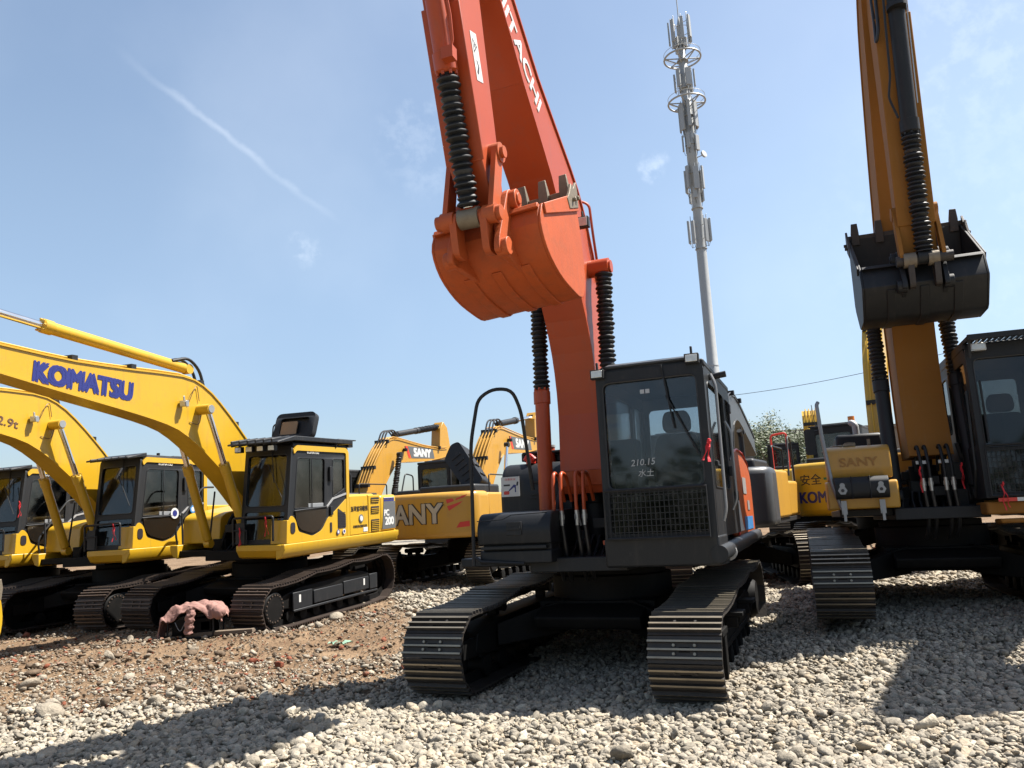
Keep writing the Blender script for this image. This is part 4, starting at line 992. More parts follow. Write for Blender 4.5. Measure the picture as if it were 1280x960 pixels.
# ------------------------------------------------------------------ excavators seen from behind
btop = [(.0,1.8),(.25,2.5),(.55,3.0),(.9,3.45),(1.25,3.78),(1.6,3.92),(2.2,3.88),(3.2,3.78),(4.2,3.74),(4.7,3.78)]
blow = [(.4,1.7),(.75,2.1),(1.0,2.45),(1.25,2.75),(1.5,3.0),(1.75,3.2),(2.3,3.28),(3.2,3.32),(4.2,3.45),(4.7,3.55)]
def rear_excavator(MX, label, paint, cwm, boom_m=None, kind='low', cabm=None, boomcyl_boot=True, hood=True, cyl_m=None, scale_boom=1.0, top_=None, low_=None):
    r = empty('excavator', MX, label, 'excavator', GK)
    for s in (1,-1): track(r, s, 2.39, .6, nsh=47, detail=False)
    carbody(r, 2.39); deck(r, M['black'], hw=1.3)
    cabm = cabm or M['black']
    c = cab(r, -.3, 1.5, 1.4, .42, 1.38, 1.25, 2.98, cabm, cabm, 'hero', M['glass_dark'])
    seat(c, .6, .9, 1.35)
    counterweight(r, -1.75, 1.36, 2.8, 1.10, 2.12, cwm, .12)
    b = MB(); b.box(-1.8,-1.34,1.22,-.35,-.5,2.08); b.build('side_panel', paint, r, bevel=.05, seg=3)
    b = MB(); b.box(-.3,-1.32,1.22,1.1,-.5,1.9); b.build('fuel_tank', paint, r, bevel=.06, seg=3)
    b = MB(); b.box(-1.8,-1.0,2.0,-.4,.5,2.3); b.box(-1.7,.5,2.0,-.4,1.2,2.25); b.box(-1.8,.4,1.2,-.4,1.34,2.05); b.build('engine_hood', M['charcoal'], r, bevel=.05)
    b = MB(); b.tube([(-1.2,-.7,2.3),(-1.2,-.7,2.75),(-1.3,-.7,2.85)], .05, 10); b.build('exhaust_pipe', M['black'], r)
    b = MB(); b.tube([(.9,-1.28,1.9),(.9,-1.28,2.75),(.5,-1.28,2.8),(.2,-1.28,2.0)], .02, 7, smooth=.1); b.build('hand_rail', M['black'], r); MB().tube([(-.4,-1.28,2.1),(-.4,-1.28,2.5),(-1.6,-1.28,2.5),(-1.6,-1.28,2.1)], .017, 7, smooth=.06).build('hand_rail', M['black'], r)
    bt, bl = top_ or btop, low_ or blow
    bm = boom(r, refine(bt,2), refine(bl,2), 0, .2, boom_m or paint)
    b = MB()
    for q in range(4): b.tube([(p[0]-.03,-.2+.1*q,p[1]+.06) for p in refine(bt,2)[2:]], .017, 6)
    for i in (1,2,4,len(bt)-2): x, z = bt[i]; b.box(x-.05,-.27,z,x+.03,.2,z+.1, m=1)
    b.build('boom_pipe', [boom_m or paint, M['black']], bm)
    b = MB()
    for q in range(3): b.tube([(1.1,-.15+.1*q,3.7),(1.35,-.15+.1*q,4.15),(1.7,-.15+.1*q,4.2),(1.9,-.15+.1*q,4.05)], .024, 8, smooth=.15)
    if kind == 'low': b.build('hose', M['hose'], bm)
    lamp(bm, (2.15,-.26,3.62) if kind == 'low' else (1.0,-.3,3.0), w=.14)
    cm = cyl_m or M['black']
    if kind == 'low':
        for s in (-1,1): cylinder(r, 'boom_cylinder', (1.0,s*.4,1.35), (1.62,s*.38,3.45), .52, .08, cm, boot=boomcyl_boot)
        cylinder(r, 'arm_cylinder', (2.0,0,4.1), (4.55,0,4.52), .5, .09, cm, boot=boomcyl_boot)
        b = MB(); b.prism([(4.6,4.68),(4.4,4.45),(4.3,3.7),(4.35,3.2),(5.0,1.4),(5.3,1.4),(5.15,3.0),(5.0,3.9),(4.85,4.5)], -.17,.17); b.build('arm', boom_m or paint, r, bevel=.015)
        bucket(r, 0, .55, [(5.4,1.3),(5.5,1.05),(5.4,.75),(5.2,.5),(4.9,.4),(4.6,.45),(4.4,.65),(4.38,.9),(4.45,1.2)], (5.15,1.45), (5.4,1.35), M['black'], M['toothdark'], (.05,.4))
    return r
def rear_text(r, txt, z, size, mt, y=0, name='lettering', bold=.0, rr=2.802, width=None):
    b = MB(); b.text(txt, frame((-rr,y,z),(0,-1,0),(0,0,1)), size, bold=bold, ext=.02, width=width)
    b.v = [(-math.sqrt(max(.1, rr*rr-v[1]**2))-( -rr - v[0])*0.1*-1 if False else -math.sqrt(max(.1, rr*rr-v[1]**2))+(v[0]+rr)*.1, v[1], v[2]) for v in b.v]
    return b.build(name, mt, r)
ra = rear_excavator(pose(-1.22, 20.3, 180+23), 'amber excavator seen from behind with its black engine cover propped open', M['sany'], M['sany'], boomcyl_boot=False, cyl_m=M['charcoal'])
cw = [c for c in kids(ra) if c.name.startswith('counterweight')][0]
rear_text(cw, 'SANY', 1.66, .62, M['silverdecal'], y=.12, bold=.016, width=1.5, rr=2.812)
bb = MB(); bb.text('SANY', frame((-2.80,.12,1.66),(0,-1,0),(0,0,1)), .62, bold=.042, ext=.01, width=1.5); bb.v = [(-math.sqrt(2.806**2-v[1]**2)+(v[0]+2.8)*.1, v[1], v[2]) for v in bb.v]; bb.build('lettering_outline', M['ink'], cw)
def on_cw(polys, z, mt, name, parent, rr=2.806):
    b = MB()
    for p in polys:
        # subdivide in y
        ys = [q[0] for q in p]
        b.add([(-math.sqrt(rr*rr-min(q[0]**2, 1.3**2)), q[0], q[1]) for q in p], [tuple(range(len(p)))])
    return b.build(name, mt, parent)
on_cw([[(-.72,1.95),(-1.18,2.04),(-1.10,1.98),(-.74,1.86)], [(-.74,1.80),(-1.08,1.90),(-1.0,1.83),(-.78,1.70)]], 0, M['red'], 'red_flash', cw)
on_cw([[(-.92,1.32),(-1.2,1.34),(-1.2,1.46),(-1.0,1.44)]], 0, M['red'], 'red_arrow', cw)
# raised engine cover
b = MB(); R = frame((-1.15,-.85,2.12), (0,1,0), (.25,0,1))
R = R @ Matrix.Rotation(math.radians(-36), 4, 'Z')
b.plate([fillet([(-.26,.1),(.22,-.02),(.30,1.2),(-.05,1.42),(-.26,1.35)], .08)], .5, R)
for q in range(5): b.plate([rect(-.14,.35+.17*q,.14,.41+.17*q,.02)], .03, R @ Matrix.Translation((0,0,-.255)), 1)
for q in range(3): b.box(-.30,.3+.3*q,-.15,-.25,.36+.3*q,.1,1,R)
b.build('open_hood', [M['charcoal'], M['black']], ra, bevel=.03, seg=3)
def boom_brand(r, xa=3.9, xb=2.35, z=3.58):
    bm = boom_of(r)
    b = MB(); S = frame(((xa+xb)/2,-.203,z),(1,0,0),(0,0,1))
    L2 = (xa-xb)/2
    b.plate([[(-L2,.17),(-L2+.2,-.19),(L2,-.15),(L2-.1,.16)]], .003, S); b.plate([[(-L2-.14,.17),(-L2-.02,.17),(-L2+.16,-.19),(-L2+.04,-.19)]], .004, S, 1)
    b.text('SANY', S @ Matrix.Translation((.05,0,.003)), .34, width=.98, bold=.026, m=2)
    b.build('lettering', [M['greydecal'], M['red'], M['white']], bm)
boom_brand(ra)
rb = rear_excavator(pose(-4.45, 21.6, 180+25), 'amber excavator behind the nearest yellow one, only its boom and hood showing', M['sany'], M['sany'], boomcyl_boot=True)
boom_brand(rb)
# grey and yellow one right behind the hero
rg = rear_excavator(pose(4.14, 15.96, 180+27), 'grey excavator with amber edges behind the orange machine', M['sany'], M['grey'], kind='up', cabm=M['grey'], boom_m=M['grey'], top_=[(.0,1.8),(.0,2.6),(.1,3.2),(.35,3.6),(.8,3.8),(1.5,3.7),(3,3.0)], low_=[(.4,1.7),(.45,2.3),(.55,2.8),(.75,3.15),(1.1,3.3),(1.6,3.2),(3,2.6)])
for c_ in kids(rg):
    if c_.name.startswith(('track_frame','carbody')): c_.rotation_euler.z = math.radians(19)
# yellow one with lettering on its counterweight
rk = rear_excavator(pose(8.35, 17.9, 180+33) @ Matrix.Scale(1.06, 4), 'yellow excavator seen from behind with dark lettering on its counterweight', M['yellow'], M['yellow'], kind='up', cyl_m=M['yellow'], top_=[(.0,1.8),(.1,2.6),(.2,3.4),(.5,4.4),(1.0,5.2),(1.6,5.7),(2.6,6.2)], low_=[(.4,1.7),(.6,2.5),(.75,3.3),(1.0,4.1),(1.4,4.7),(1.9,5.2),(2.7,5.8)])
cw = [c for c in kids(rk) if c.name.startswith('counterweight')][0]
rear_text(cw, 'KOMATSU', 1.46, .30, M['blue'], y=.62, bold=.01, width=1.15)
rear_text(cw, '安全', 1.80, .22, M['ink'], y=.94, bold=.002); rear_text(cw, '第一', 1.80, .22, M['ink'], y=.24, bold=.002); rear_text(cw, '+', 1.80, .36, mat('green_decal', (.0,.16,.07)), y=.59, bold=.01)
cc = cab_of(rk); b = MB(); b.box(-.33,1.34,1.3,-.25,1.42,2.98); b.box(-.33,.40,1.3,-.25,.47,2.98); b.build('cab_trim', M['yellow'], cc, bevel=.02)
b = MB(); b.cyl((-.15,.5,3.0),(-.15,.5,3.16), .07, n=14); b.build('beacon', M['amber'], cc); b = MB(); b.tube([(-.2,1.25,3.0),(-.22,1.28,3.5)], .008, 5); b.build('antenna', M['black'], cc)
# small far yellow one with red rails
rf = rear_excavator(pose(11.4, 30.0, 180+20) @ Matrix.Scale(1.2, 4), 'distant yellow excavator with red handrails in front of the building', M['yellow'], M['yellow'], kind='up', cyl_m=M['yellow'], top_=[(-.3,1.8),(-.4,2.6),(-.5,3.5),(-.1,4.0),(.5,3.6),(1.0,3.0),(2.4,2.2)], low_=[(.2,1.8),(.1,2.5),(.0,3.2),(.2,3.2),(.5,2.8),(1.0,2.4),(2.4,1.9)])
b = MB(); b.tube([(-1.7,1.2,2.1),(-1.7,1.2,3.2),(-1.7,.75,3.25),(-1.7,.75,2.1)], .03, 8, smooth=.1); b.build('red_rail', M['red'], rf)

# machine standing just outside the frame on the right; its raised bucket shades the gravel in view
ro = rear_excavator(pose(8.35, 10.5, 16), 'amber excavator standing just outside the right edge', M['sany'], M['sany'], kind='up', top_=[(.0,1.8),(-.02,2.9),(.12,4.05),(.68,5.2),(1.9,6.4),(3.3,7.3),(3.9,7.6)], low_=[(.5,1.8),(.56,2.7),(.75,3.56),(1.3,4.5),(2.3,5.8),(3.4,6.9),(3.9,7.1)])
b = MB(); b.prism([(3.7,7.9),(4.1,7.7),(4.15,7.0),(3.9,5.4),(3.6,5.4),(3.6,6.6)], -.16, .16); b.build('arm', M['sany'], ro, bevel=.01)
bucket(ro, 0, .6, [(x+.95, z+1.35) for x, z in [(2.98,4.12),(3.04,3.92),(2.86,3.74),(2.56,3.60),(2.25,3.52),(1.98,3.53),(1.82,3.68),(1.80,3.95),(1.9,4.3),(2.02,4.58)]], (3.85,5.5), (4.1,5.2), M['black'], M['toothdark'], (.12,.4))
# ------------------------------------------------------------------ small things
def ground_point(px, py, z=0):
    d = raydir(px, py); t = (z-CH)/d.z; return Vector((0,0,CH))+d*t
def at_depth(px, py, Y):
    d = raydir(px, py); return Vector((0,0,CH))+d*(Y/d.y)
def ribbon(P, w, label, spread=.6, ln=5):
    """cloth strip hanging from point P downwards, slightly to a side"""
    b = MB(); P = Vector(P)
    for q, (dx, L) in enumerate(((.5*spread,.9),(-.1,1.0))):
        n = 8
        for i in range(n):
            a = i/n; c = (i+1)/n
            def pt(t, s): return P+Vector((dx*w*4*t+s*w*(.5+.3*math.sin(t*7+q)), .02*math.sin(t*9+q*2), -L*t*w*ln))
            vs = [pt(a,-.5),pt(a,.5),pt(c,.5),pt(c,-.5)]; vs2 = [v+Vector((0,.004,0)) for v in vs]
            b.add(vs+vs2, [(0,1,2,3),(7,6,5,4),(0,4,5,1),(1,5,6,2),(2,6,7,3),(3,7,4,0)])
    b.lathe(P+Vector((0,-.02,.03)), P+Vector((0,.0,-.04)), [(0,w*.3),(.02,w*.6),(.05,w*.3)], 8)
    o = b.build('ribbon', M['redcloth'], None); tag(o, label, 'ribbon', 'red cloth ribbons tied to the machines'); return o
def hero_pt(x, y, z): return HP @ Vector((x, y, z))
ribbon(hero_pt(1.66,1.42,2.20), .035, 'red cloth ribbon knotted at the side of the orange machine\'s windshield', -.9)
ribbon(k1.matrix_world @ Vector((1.44,1.02,1.76)), .02, 'red ribbon on the front rail of the nearest yellow excavator', 1.05, 14)
ribbon(k2.matrix_world @ Vector((1.44,1.02,1.76)), .02, 'red ribbon on the cab front of the middle yellow excavator', 1.05, 14)
ribbon(k3.matrix_world @ Vector((1.30,1.37,2.30)), .02, 'red ribbon on the cab pillar of the leftmost yellow excavator', 0.6, 14)
ribbon(k1.matrix_world @ Vector((1.43,.50,1.60)), .02, 'red ribbon on the front grille beside the boom of the nearest yellow excavator', 0.3, 14)
ribbon(sn.matrix_world @ Vector((1.64,.55,1.42)), .02, 'red ribbon hanging below the cab guard of the right amber excavator', 1.35, 14)
ribbon(sn.matrix_world @ Vector((1.18,-.18,1.66)), .02, 'red ribbon among the hoses, left of the two on the right amber excavator', 0.15, 14)
ribbon(sn.matrix_world @ Vector((1.18,.26,1.68)), .02, 'red ribbon among the hoses, right of the two on the right amber excavator', 0.15, 14)
# generator with pink quilt
gp = at_depth(245, 780, 12.3); gp.z = -.02
g = empty('generator', Matrix.Translation(gp) @ Matrix.Scale(.86,4), 'black portable generator on the rubble between the yellow tracks', 'generator')
b = MB(); b.box(-.34,-.2,.06,.34,.2,.34); b.box(-.30,-.22,.10,-.02,-.2,.30); b.build('engine_block', M['chassis'], g, bevel=.03, seg=3)
b = MB()
for s in (-1,1): b.tube([(-.40,s*.24,.02),(-.40,s*.24,.48),(.40,s*.24,.48),(.40,s*.24,.02),(-.4,s*.24,.02)], .015, 8, smooth=.08)
for x in (-.4,.4): b.tube([(x,-.24,.05),(x,.24,.05)], .015, 8)
b.build('carry_frame', M['black'], g)
b = MB(); b.cyl((-.15,-.23,.26),(-.15,-.27,.26), .10, n=20); b.cyl((-.15,-.27,.26),(-.15,-.28,.26), .085, n=20, m=1); b.tube([(-.25,-.29,.3),(-.15,-.31,.12),(-.06,-.29,.32)], .006, 6, smooth=.08, m=2); b.build('recoil_starter', [M['black'], M['chassis'], M['pipe']], g)
b = MB(); b.cyl((.1,0,.34),(.1,0,.42), .12, n=18); b.box(.15,-.2,.12,.34,-.16,.3); b.build('fuel_tank', M['charcoal'], g, bevel=.02)
# quilt: draped cloth strips with thickness
def quilt():
    """padded coat thrown over the machine: a draped body and one sleeve hanging in front"""
    def sheet(fn, nu, nv, th):
        vs = [fn(i/nu, j/nv) for i in range(nu+1) for j in range(nv+1)]
        return vs, [(i*(nv+1)+j, (i+1)*(nv+1)+j, (i+1)*(nv+1)+j+1, i*(nv+1)+j+1) for i in range(nu) for j in range(nv)]
    key = [(-.56,.06),(-.53,.20),(-.47,.36),(-.38,.49),(-.2,.55),(.0,.565),(.2,.57),(.38,.55),(.52,.46),(.58,.36)]
    def body(u, v):
        t = u*(len(key)-1); i = min(int(t), len(key)-2); f = t-i; f = f*f*(3-2*f)*.4+f*.6
        x = key[i][0]+(key[i+1][0]-key[i][0])*f; z = key[i][1]+(key[i+1][1]-key[i][1])*f
        y = -.34+.50*v
        dr = max(0, .22-v)/.22
        z += -.13*dr**1.3*(1+.5*math.sin(u*17+1))+.018*math.sin(u*31+v*9)+.022*math.sin(u*13-v*14)+.012*math.sin(u*55+v*20)
        x += .012*math.sin(v*22+u*9); y += .03*math.sin(u*19)*dr
        return (x, y, z)
    def sleeve(u, v):
        x = .07-.05*u+.075*(v-.5)*2*(1-.15*u)+.01*math.sin(u*26)
        z = .57-.47*u+.006*math.sin(v*9); y = -.30-.07*math.sin(min(1,u*2.2)*PI/2)-.045*math.sin(v*PI)+.008*math.sin(u*27+v*6)
        return (x, y, z)
    b = MB(); b.add(*sheet(body, 60, 20, 0)); b.add(*sheet(sleeve, 34, 10, 0))
    b.lathe((.44,-.30,.50),(.60,-.32,.38), [(0,.04),(.03,.085),(.08,.10),(.12,.085),(.15,.10),(.18,.07),(.19,.0)], 16)
    o = b.build('quilt', M['pink'], None, ang=80); o.location = gp; o.scale = (.86,.86,.86)
    so_ = o.modifiers.new('solid','SOLIDIFY'); so_.thickness = .022; so_.offset = 1
    s = o.modifiers.new('sub','SUBSURF'); s.levels = 1; s.render_levels = 1
    tx = bpy.data.textures.new('folds','CLOUDS'); tx.noise_scale = .05
    dm = o.modifiers.new('disp','DISPLACE'); dm.texture = tx; dm.strength = .03; dm.mid_level = .5
    tag(o, 'pale pink padded quilt draped over the black generator', 'quilt'); return o
quilt()
# ------------------------------------------------------------------ telecom tower
TX, TY = 15.763, 60.0
tw = empty('telecom_tower', (TX, TY, 0), 'tall pale grey telecom mast with ring platforms and antennas', 'tower')
TX0 = 0
b = MB()
zs = [(0,.52),(12,.46),(12.05,.43),(21.5,.40),(21.6,.38),(28,.36),(28.1,.42),(33,.40),(33.1,.36),(38,.34),(38.1,.28),(41,.24),(42,.05)]
b.lathe((0,0,0),(0,0,1), zs, 28, cap=True); b.cyl((0,0,42),(0,0,44.5), .045, n=8)
for z in (12,21.6,25,28,30.5,33,35.5,38): b.lathe((0,0,z),(0,0,z+1), [(-.08,.3),(-.08,.47),(.0,.47),(.0,.3)], 24)
b.build('pole', M['galv'], tw, ang=40)
for z in (34.2, 38.2):
    b = MB(); n = 40
    for rr in (1.5,):
        P = [Vector((rr*math.cos(2*PI*k/n), rr*math.sin(2*PI*k/n), z)) for k in range(n+1)]; b.tube(P, .075, 8)
        b.tube([p+Vector((0,0,.45)) for p in P], .02, 5)
    for k in range(6):
        a = PI*k/3; b.tube([(0,0,z-.6),(1.5*math.cos(a),1.5*math.sin(a),z)], .05, 6); b.tube([(0,0,z),(1.5*math.cos(a),1.5*math.sin(a),z)], .05, 6)
    b.build('ring_platform', M['galv'], tw)
def antenna(x, y, z, h, w=.28, d=.14, name='antenna_panel'):
    b = MB(); l = math.hypot(x, y); ux, uy = x/l, y/l
    R = frame((x,y,z), (ux,uy,0), (-uy,ux,0)); b.box(-d/2,-w/2,-h/2,d/2,w/2,h/2,0,R)
    b.tube([(x-ux*.2,y-uy*.2,z-h*.7),(x-ux*.2,y-uy*.2,z+h*.7)], .035, 6, m=1)
    b.tube([(x-ux*.2,y-uy*.2,z-h*.3),(0,0,z-h*.3)], .03, 5, m=1); b.tube([(x-ux*.2,y-uy*.2,z+h*.3),(0,0,z+h*.3)], .03, 5, m=1)
    b.tube([(x,y,z-h/2),(x*.8,y*.8,z-h/2-.4),(x*.3,y*.3,z-h/2-.3)], .02, 5, m=2)
    b.build(name, [M['galv'], M['steel'], M['charcoal']], tw, bevel=.02)
for z, R_, h, n, off in ((40.6,.9,2.0,7,.2),(39.4,.5,.8,4,.5),(36.2,.8,1.5,6,.7),(32.9,.7,2.3,7,.1),(30.6,.62,1.3,5,.4),(27.5,.7,1.9,6,.5),(26.0,.55,.9,3,.2),(23.0,.85,1.9,5,.1)):
    for k in range(n): a = off+2*PI*k/n; antenna(R_*math.cos(a), R_*math.sin(a), z+random.uniform(-.2,.2), h, w=random.choice((.34,.44,.26)))
b = MB(); b.lathe((.7,-.5,29.3),(1.0,-.9,29.4), [(0,.1),(.1,.28),(.25,.3),(.26,.05)], 18); b.tube([(0,0,29.2),(.7,-.5,29.3)], .04, 6); b.build('dish_antenna', M['galv'], tw)
# ------------------------------------------------------------------ building, wires, tree
def building():
    r = empty('building', (24.5, 62.0, 0), 'long low beige building on the horizon behind the tree', 'building')
    b = MB(); b.box(-9,0,0,9,10,6.6); b.box(-9.15,-.15,6.6,9.15,10.15,6.85)
    b.build('wall', mat('beige_wall', (.24,.20,.15), .85, var=.12, dirt=.25, dirtcol=(.2,.17,.13), scale=.6, dscale=.8), r)
    for k in range(6):
        b = MB(); x = -7.6+k*2.8; b.box(x,-.06,4.2,x+1.5,.05,5.6); b.box(x-.1,-.1,4.1,x+1.6,-.0,4.2,1); b.build('window', [M['ink'], M['galv']], r)
    b = MB(); b.box(-7.4,-6,0,-2.5,-.5,4.9); b.box(-7.8,-6.4,4.9,-2.2,-.2,5.1, m=1)
    b.build('blue_annex', [M['grey'], mat('blue_roof', (.03,.10,.30), .5)], r)
    for x in (-4.2,0,4.5): 
        b = MB(); b.tube([(x,-.1,0),(x,-.1,6.6)], .06, 6); b.build('downpipe', M['galv'], r)
building()
b = MB()
def wire(p, q, sag, r=.018):
    P = [Vector(p).lerp(Vector(q), t/24)-Vector((0,0,sag*4*(t/24)*(1-t/24))) for t in range(25)]; b.tube(P, r, 5)
pa = at_depth(890, 497, 58); pb_ = at_depth(1330, 398, 42); wire(pa, pb_, .6)
o = b.build('power_line', M['hose'], None); tag(o, 'thin power line crossing the sky behind the masts', 'power line')
def leafmat(name, c1, c2):
    m = bpy.data.materials.new(name); m.use_nodes = True; N = m.node_tree.nodes; L = m.node_tree.links; b = N['Principled BSDF']
    g = N.new('ShaderNodeAttribute'); g.attribute_name = 'tint'; mx = N.new('ShaderNodeMix'); mx.data_type = 'RGBA'
    mx.inputs['A'].default_value = (*c1,1); mx.inputs['B'].default_value = (*c2,1); L.new(g.outputs['Fac'], mx.inputs['Factor']); L.new(mx.outputs['Result'], b.inputs['Base Color'])
    b.inputs['Roughness'].default_value = .6
    t = N.new('ShaderNodeBsdfTranslucent'); L.new(mx.outputs['Result'], t.inputs['Color']); ms = N.new('ShaderNodeMixShader'); ms.inputs[0].default_value = .3
    L.new(b.outputs[0], ms.inputs[1]); L.new(t.outputs[0], ms.inputs[2]); L.new(ms.outputs[0], N['Material Output'].inputs['Surface'])
    return m
M['leaf'] = leafmat('leaf', (.035,.055,.016), (.085,.11,.035)); M['bark'] = mat('bark', (.12,.09,.065), .9, bump=.4, scale=8)
def tree(base, H, R, seed, label, nl=5200):
    rs = random.Random(seed); r = empty('tree', base, label, 'tree', 'trees behind the orange excavator')
    b = MB(); tips = []
    def limb(p, d, L, rad, lv):
        P = [p]; q = p.copy(); dd = d.copy()
        for i in range(5): dd = (dd+Vector((rs.uniform(-.16,.16),rs.uniform(-.16,.16),rs.uniform(-.02,.12)))).normalized(); q = q+dd*(L/5); P.append(q.copy())
        n = 7; vs = []; fs = []
        for i, pp in enumerate(P):
            a = dd.cross(Vector((1,0,0))).normalized(); c = dd.cross(a); rr = rad*(1-.13*i)
            for k in range(n): w = 2*PI*k/n; vs.append(pp+a*rr*math.cos(w)+c*rr*math.sin(w))
        for i in range(5):
            for k in range(n): k2 = (k+1) % n; fs.append((i*n+k,i*n+k2,(i+1)*n+k2,(i+1)*n+k))
        b.add(vs, fs)
        if lv >= 1: tips.extend(P[2:])
        if lv < 3:
            for k in range(4 if lv else 6):
                s = P[rs.randint(2,5)]; a = rs.uniform(0,2*PI); e = rs.uniform(.5,1.1)
                nd = (dd*math.cos(e)+Vector((math.cos(a),math.sin(a),rs.uniform(0,.5)))*math.sin(e)).normalized(); limb(s, nd, L*rs.uniform(.5,.72), rad*.42, lv+1)
    limb(Vector((0,0,0)), Vector((.02,0,1)), H*.5, H*.022, 0); b.build('trunk', M['bark'], r)
    vs = []; fs = []; tint = []
    for i in range(nl):
        t = rs.choice(tips); p = t+Vector((rs.gauss(0,.22*R/2),rs.gauss(0,.22*R/2),rs.gauss(0,.2*R/2)))
        s = rs.uniform(.06,.12); a = Vector((rs.gauss(0,1),rs.gauss(0,1),rs.gauss(0,.6))).normalized(); c = a.orthogonal().normalized()
        o_ = len(vs); vs += [p-a*s,p+c*s*.4,p+a*s,p-c*s*.4]; fs.append((o_,o_+1,o_+2,o_+3)); tint += [rs.random()]*4
    me = bpy.data.meshes.new('crown'); me.from_pydata([tuple(v) for v in vs], [], fs); me.materials.append(M['leaf'])
    at_ = me.attributes.new('tint','FLOAT','POINT'); at_.data.foreach_set('value', tint)
    o = bpy.data.objects.new('crown', me); col.objects.link(o); o.parent = r
    return r
tree((15.2,44,0), 6.5, 2.0, 3, 'light green tree with a thin crown, nearer the orange excavator')
tree((16.9,46,0), 5.6, 1.3, 9, 'light green tree in front of the beige building, the right one of two')
vs_ = []; fs_ = []; ti_ = []
for i in range(9000):
    x = random.uniform(-60,60); hh = 6.5+2.5*math.sin(x*.31)+1.5*math.sin(x*.83+1); z = hh*random.random()**.7; y = -34+random.gauss(0,1.6)+2*math.sin(x*.2)
    s_ = random.uniform(.25,.5); a = Vector((random.gauss(0,1),random.gauss(0,1),random.gauss(0,1))).normalized(); c = a.orthogonal().normalized(); p = Vector((x,y,z)); q = len(vs_)
    vs_ += [p-a*s_,p+c*s_*.7,p+a*s_,p-c*s_*.7]; fs_.append((q,q+1,q+2,q+3)); ti_ += [random.random()]*4
me = bpy.data.meshes.new('far_trees'); me.from_pydata([tuple(v) for v in vs_], [], fs_); me.materials.append(M['leaf']); me.attributes.new('tint','FLOAT','POINT').data.foreach_set('value', ti_)
o = bpy.data.objects.new('far_trees', me); col.objects.link(o); tag(o, kind='stuff')
# ------------------------------------------------------------------ ground
def hgt(x, y):
    x = np.asarray(x, float); y = np.asarray(y, float)
    A = [(.2,8.2,-.115,2.6),(5.0,10.2,.13,2.4),(-4.6,14.5,.0,2.5),(-7.6,15.4,-.02,2.5)]
    h = np.zeros_like(x); 
    for cx, cy, z, s in A: h += z*np.exp(-((x-cx)**2+(y-cy)**2)/(2*s*s))
    n = .022*np.sin(x*1.3+.7*y)+.018*np.sin(-x*.9+1.9*y+1.3)+.012*np.sin(3.1*x+2.2*y)+.010*np.sin(4.3*x-3.7*y+.5)+.006*np.sin(9.1*x+7.3*y)+.006*np.sin(-8.3*x+10.1*y)
    fade = np.exp(-np.maximum(0, y-25)/15)
    return h+n*fade
def wob(x, y): return .35*np.sin(1.7*x+.6*y)+.22*np.sin(3.9*x-2.1*y)+.12*np.sin(8*x+5*y)+.1*np.sin(-7*x+11*y)
def dirtmask(x, y):
    """dirt fraction 0..1; gravel elsewhere"""
    x = np.asarray(x, float); y = np.asarray(y, float); w = wob(x, y)
    lim = 7.55-.22*np.clip(-x-2,0,4)+w*.5+.12*np.sin(13*x+9*y)+.1*np.sin(17*y-11*x)
    right = -1.3+w*.3; right = np.where(y > 12, right-.28*(y-12), right)
    a = np.clip((y-lim)/1.5+.35, 0, 1); b = np.clip((right-x)/.5+.4, 0, 1)
    back = np.clip(y-19.5-w, 0, 1)*(x > 3)
    return np.maximum(a*b, back)
gx = np.concatenate([-np.geomspace(600,17,14), np.arange(-16,16.01,.11), np.geomspace(17,600,14)])
gy = np.concatenate([-np.geomspace(300,1,8), np.arange(0,26.01,.11), np.geomspace(27,1500,18)])
GX, GY = np.meshgrid(gx, gy); GZ = hgt(GX, GY)-.012
nx, ny = len(gx), len(gy)
me = bpy.data.meshes.new('ground'); me.vertices.add(nx*ny); me.vertices.foreach_set('co', np.stack([GX,GY,GZ],-1).ravel())
I = np.arange(nx*ny).reshape(ny,nx); Fq = np.stack([I[:-1,:-1],I[:-1,1:],I[1:,1:],I[1:,:-1]],-1).reshape(-1,4)
me.loops.add(Fq.size); me.loops.foreach_set('vertex_index', Fq.ravel()); me.polygons.add(len(Fq)); me.polygons.foreach_set('loop_start', np.arange(0,Fq.size,4)); me.polygons.foreach_set('loop_total', np.full(len(Fq),4))
me.polygons.foreach_set('use_smooth', np.ones(len(Fq),bool)); me.update(); me.validate()
at_ = me.attributes.new('dirt','FLOAT','POINT'); at_.data.foreach_set('value', dirtmask(GX, GY).ravel())
gm = bpy.data.materials.new('ground'); gm.use_nodes = True; N = gm.node_tree.nodes; L = gm.node_tree.links; bs = N['Principled BSDF']; bs.inputs['Roughness'].default_value = .95; bs.inputs['Specular IOR Level'].default_value = .2
tc = N.new('ShaderNodeTexCoord')
def nz(s, d=8, r=.6): n = N.new('ShaderNodeTexNoise'); n.inputs['Scale'].default_value = s; n.inputs['Detail'].default_value = d; n.inputs['Roughness'].default_value = r; L.new(tc.outputs['Object'], n.inputs['Vector']); return n
def ramp(src, stops):
    r = N.new('ShaderNodeValToRGB'); e = r.color_ramp.elements
    e[0].position, e[0].color = stops[0][0], (*stops[0][1],1); e[1].position, e[1].color = stops[1][0], (*stops[1][1],1)
    for p, c in stops[2:]: q = e.new(p); q.color = (*c,1)
    L.new(src, r.inputs[0]); return r.outputs[0]
vo = N.new('ShaderNodeTexVoronoi'); vo.inputs['Scale'].default_value = 17; L.new(tc.outputs['Object'], vo.inputs['Vector'])
hs = N.new('ShaderNodeSeparateColor'); L.new(vo.outputs['Color'], hs.inputs[0])
grav = ramp(hs.outputs[0], [(0,(.15,.13,.10)),(1,(.32,.285,.225)),(.5,(.23,.203,.16))])
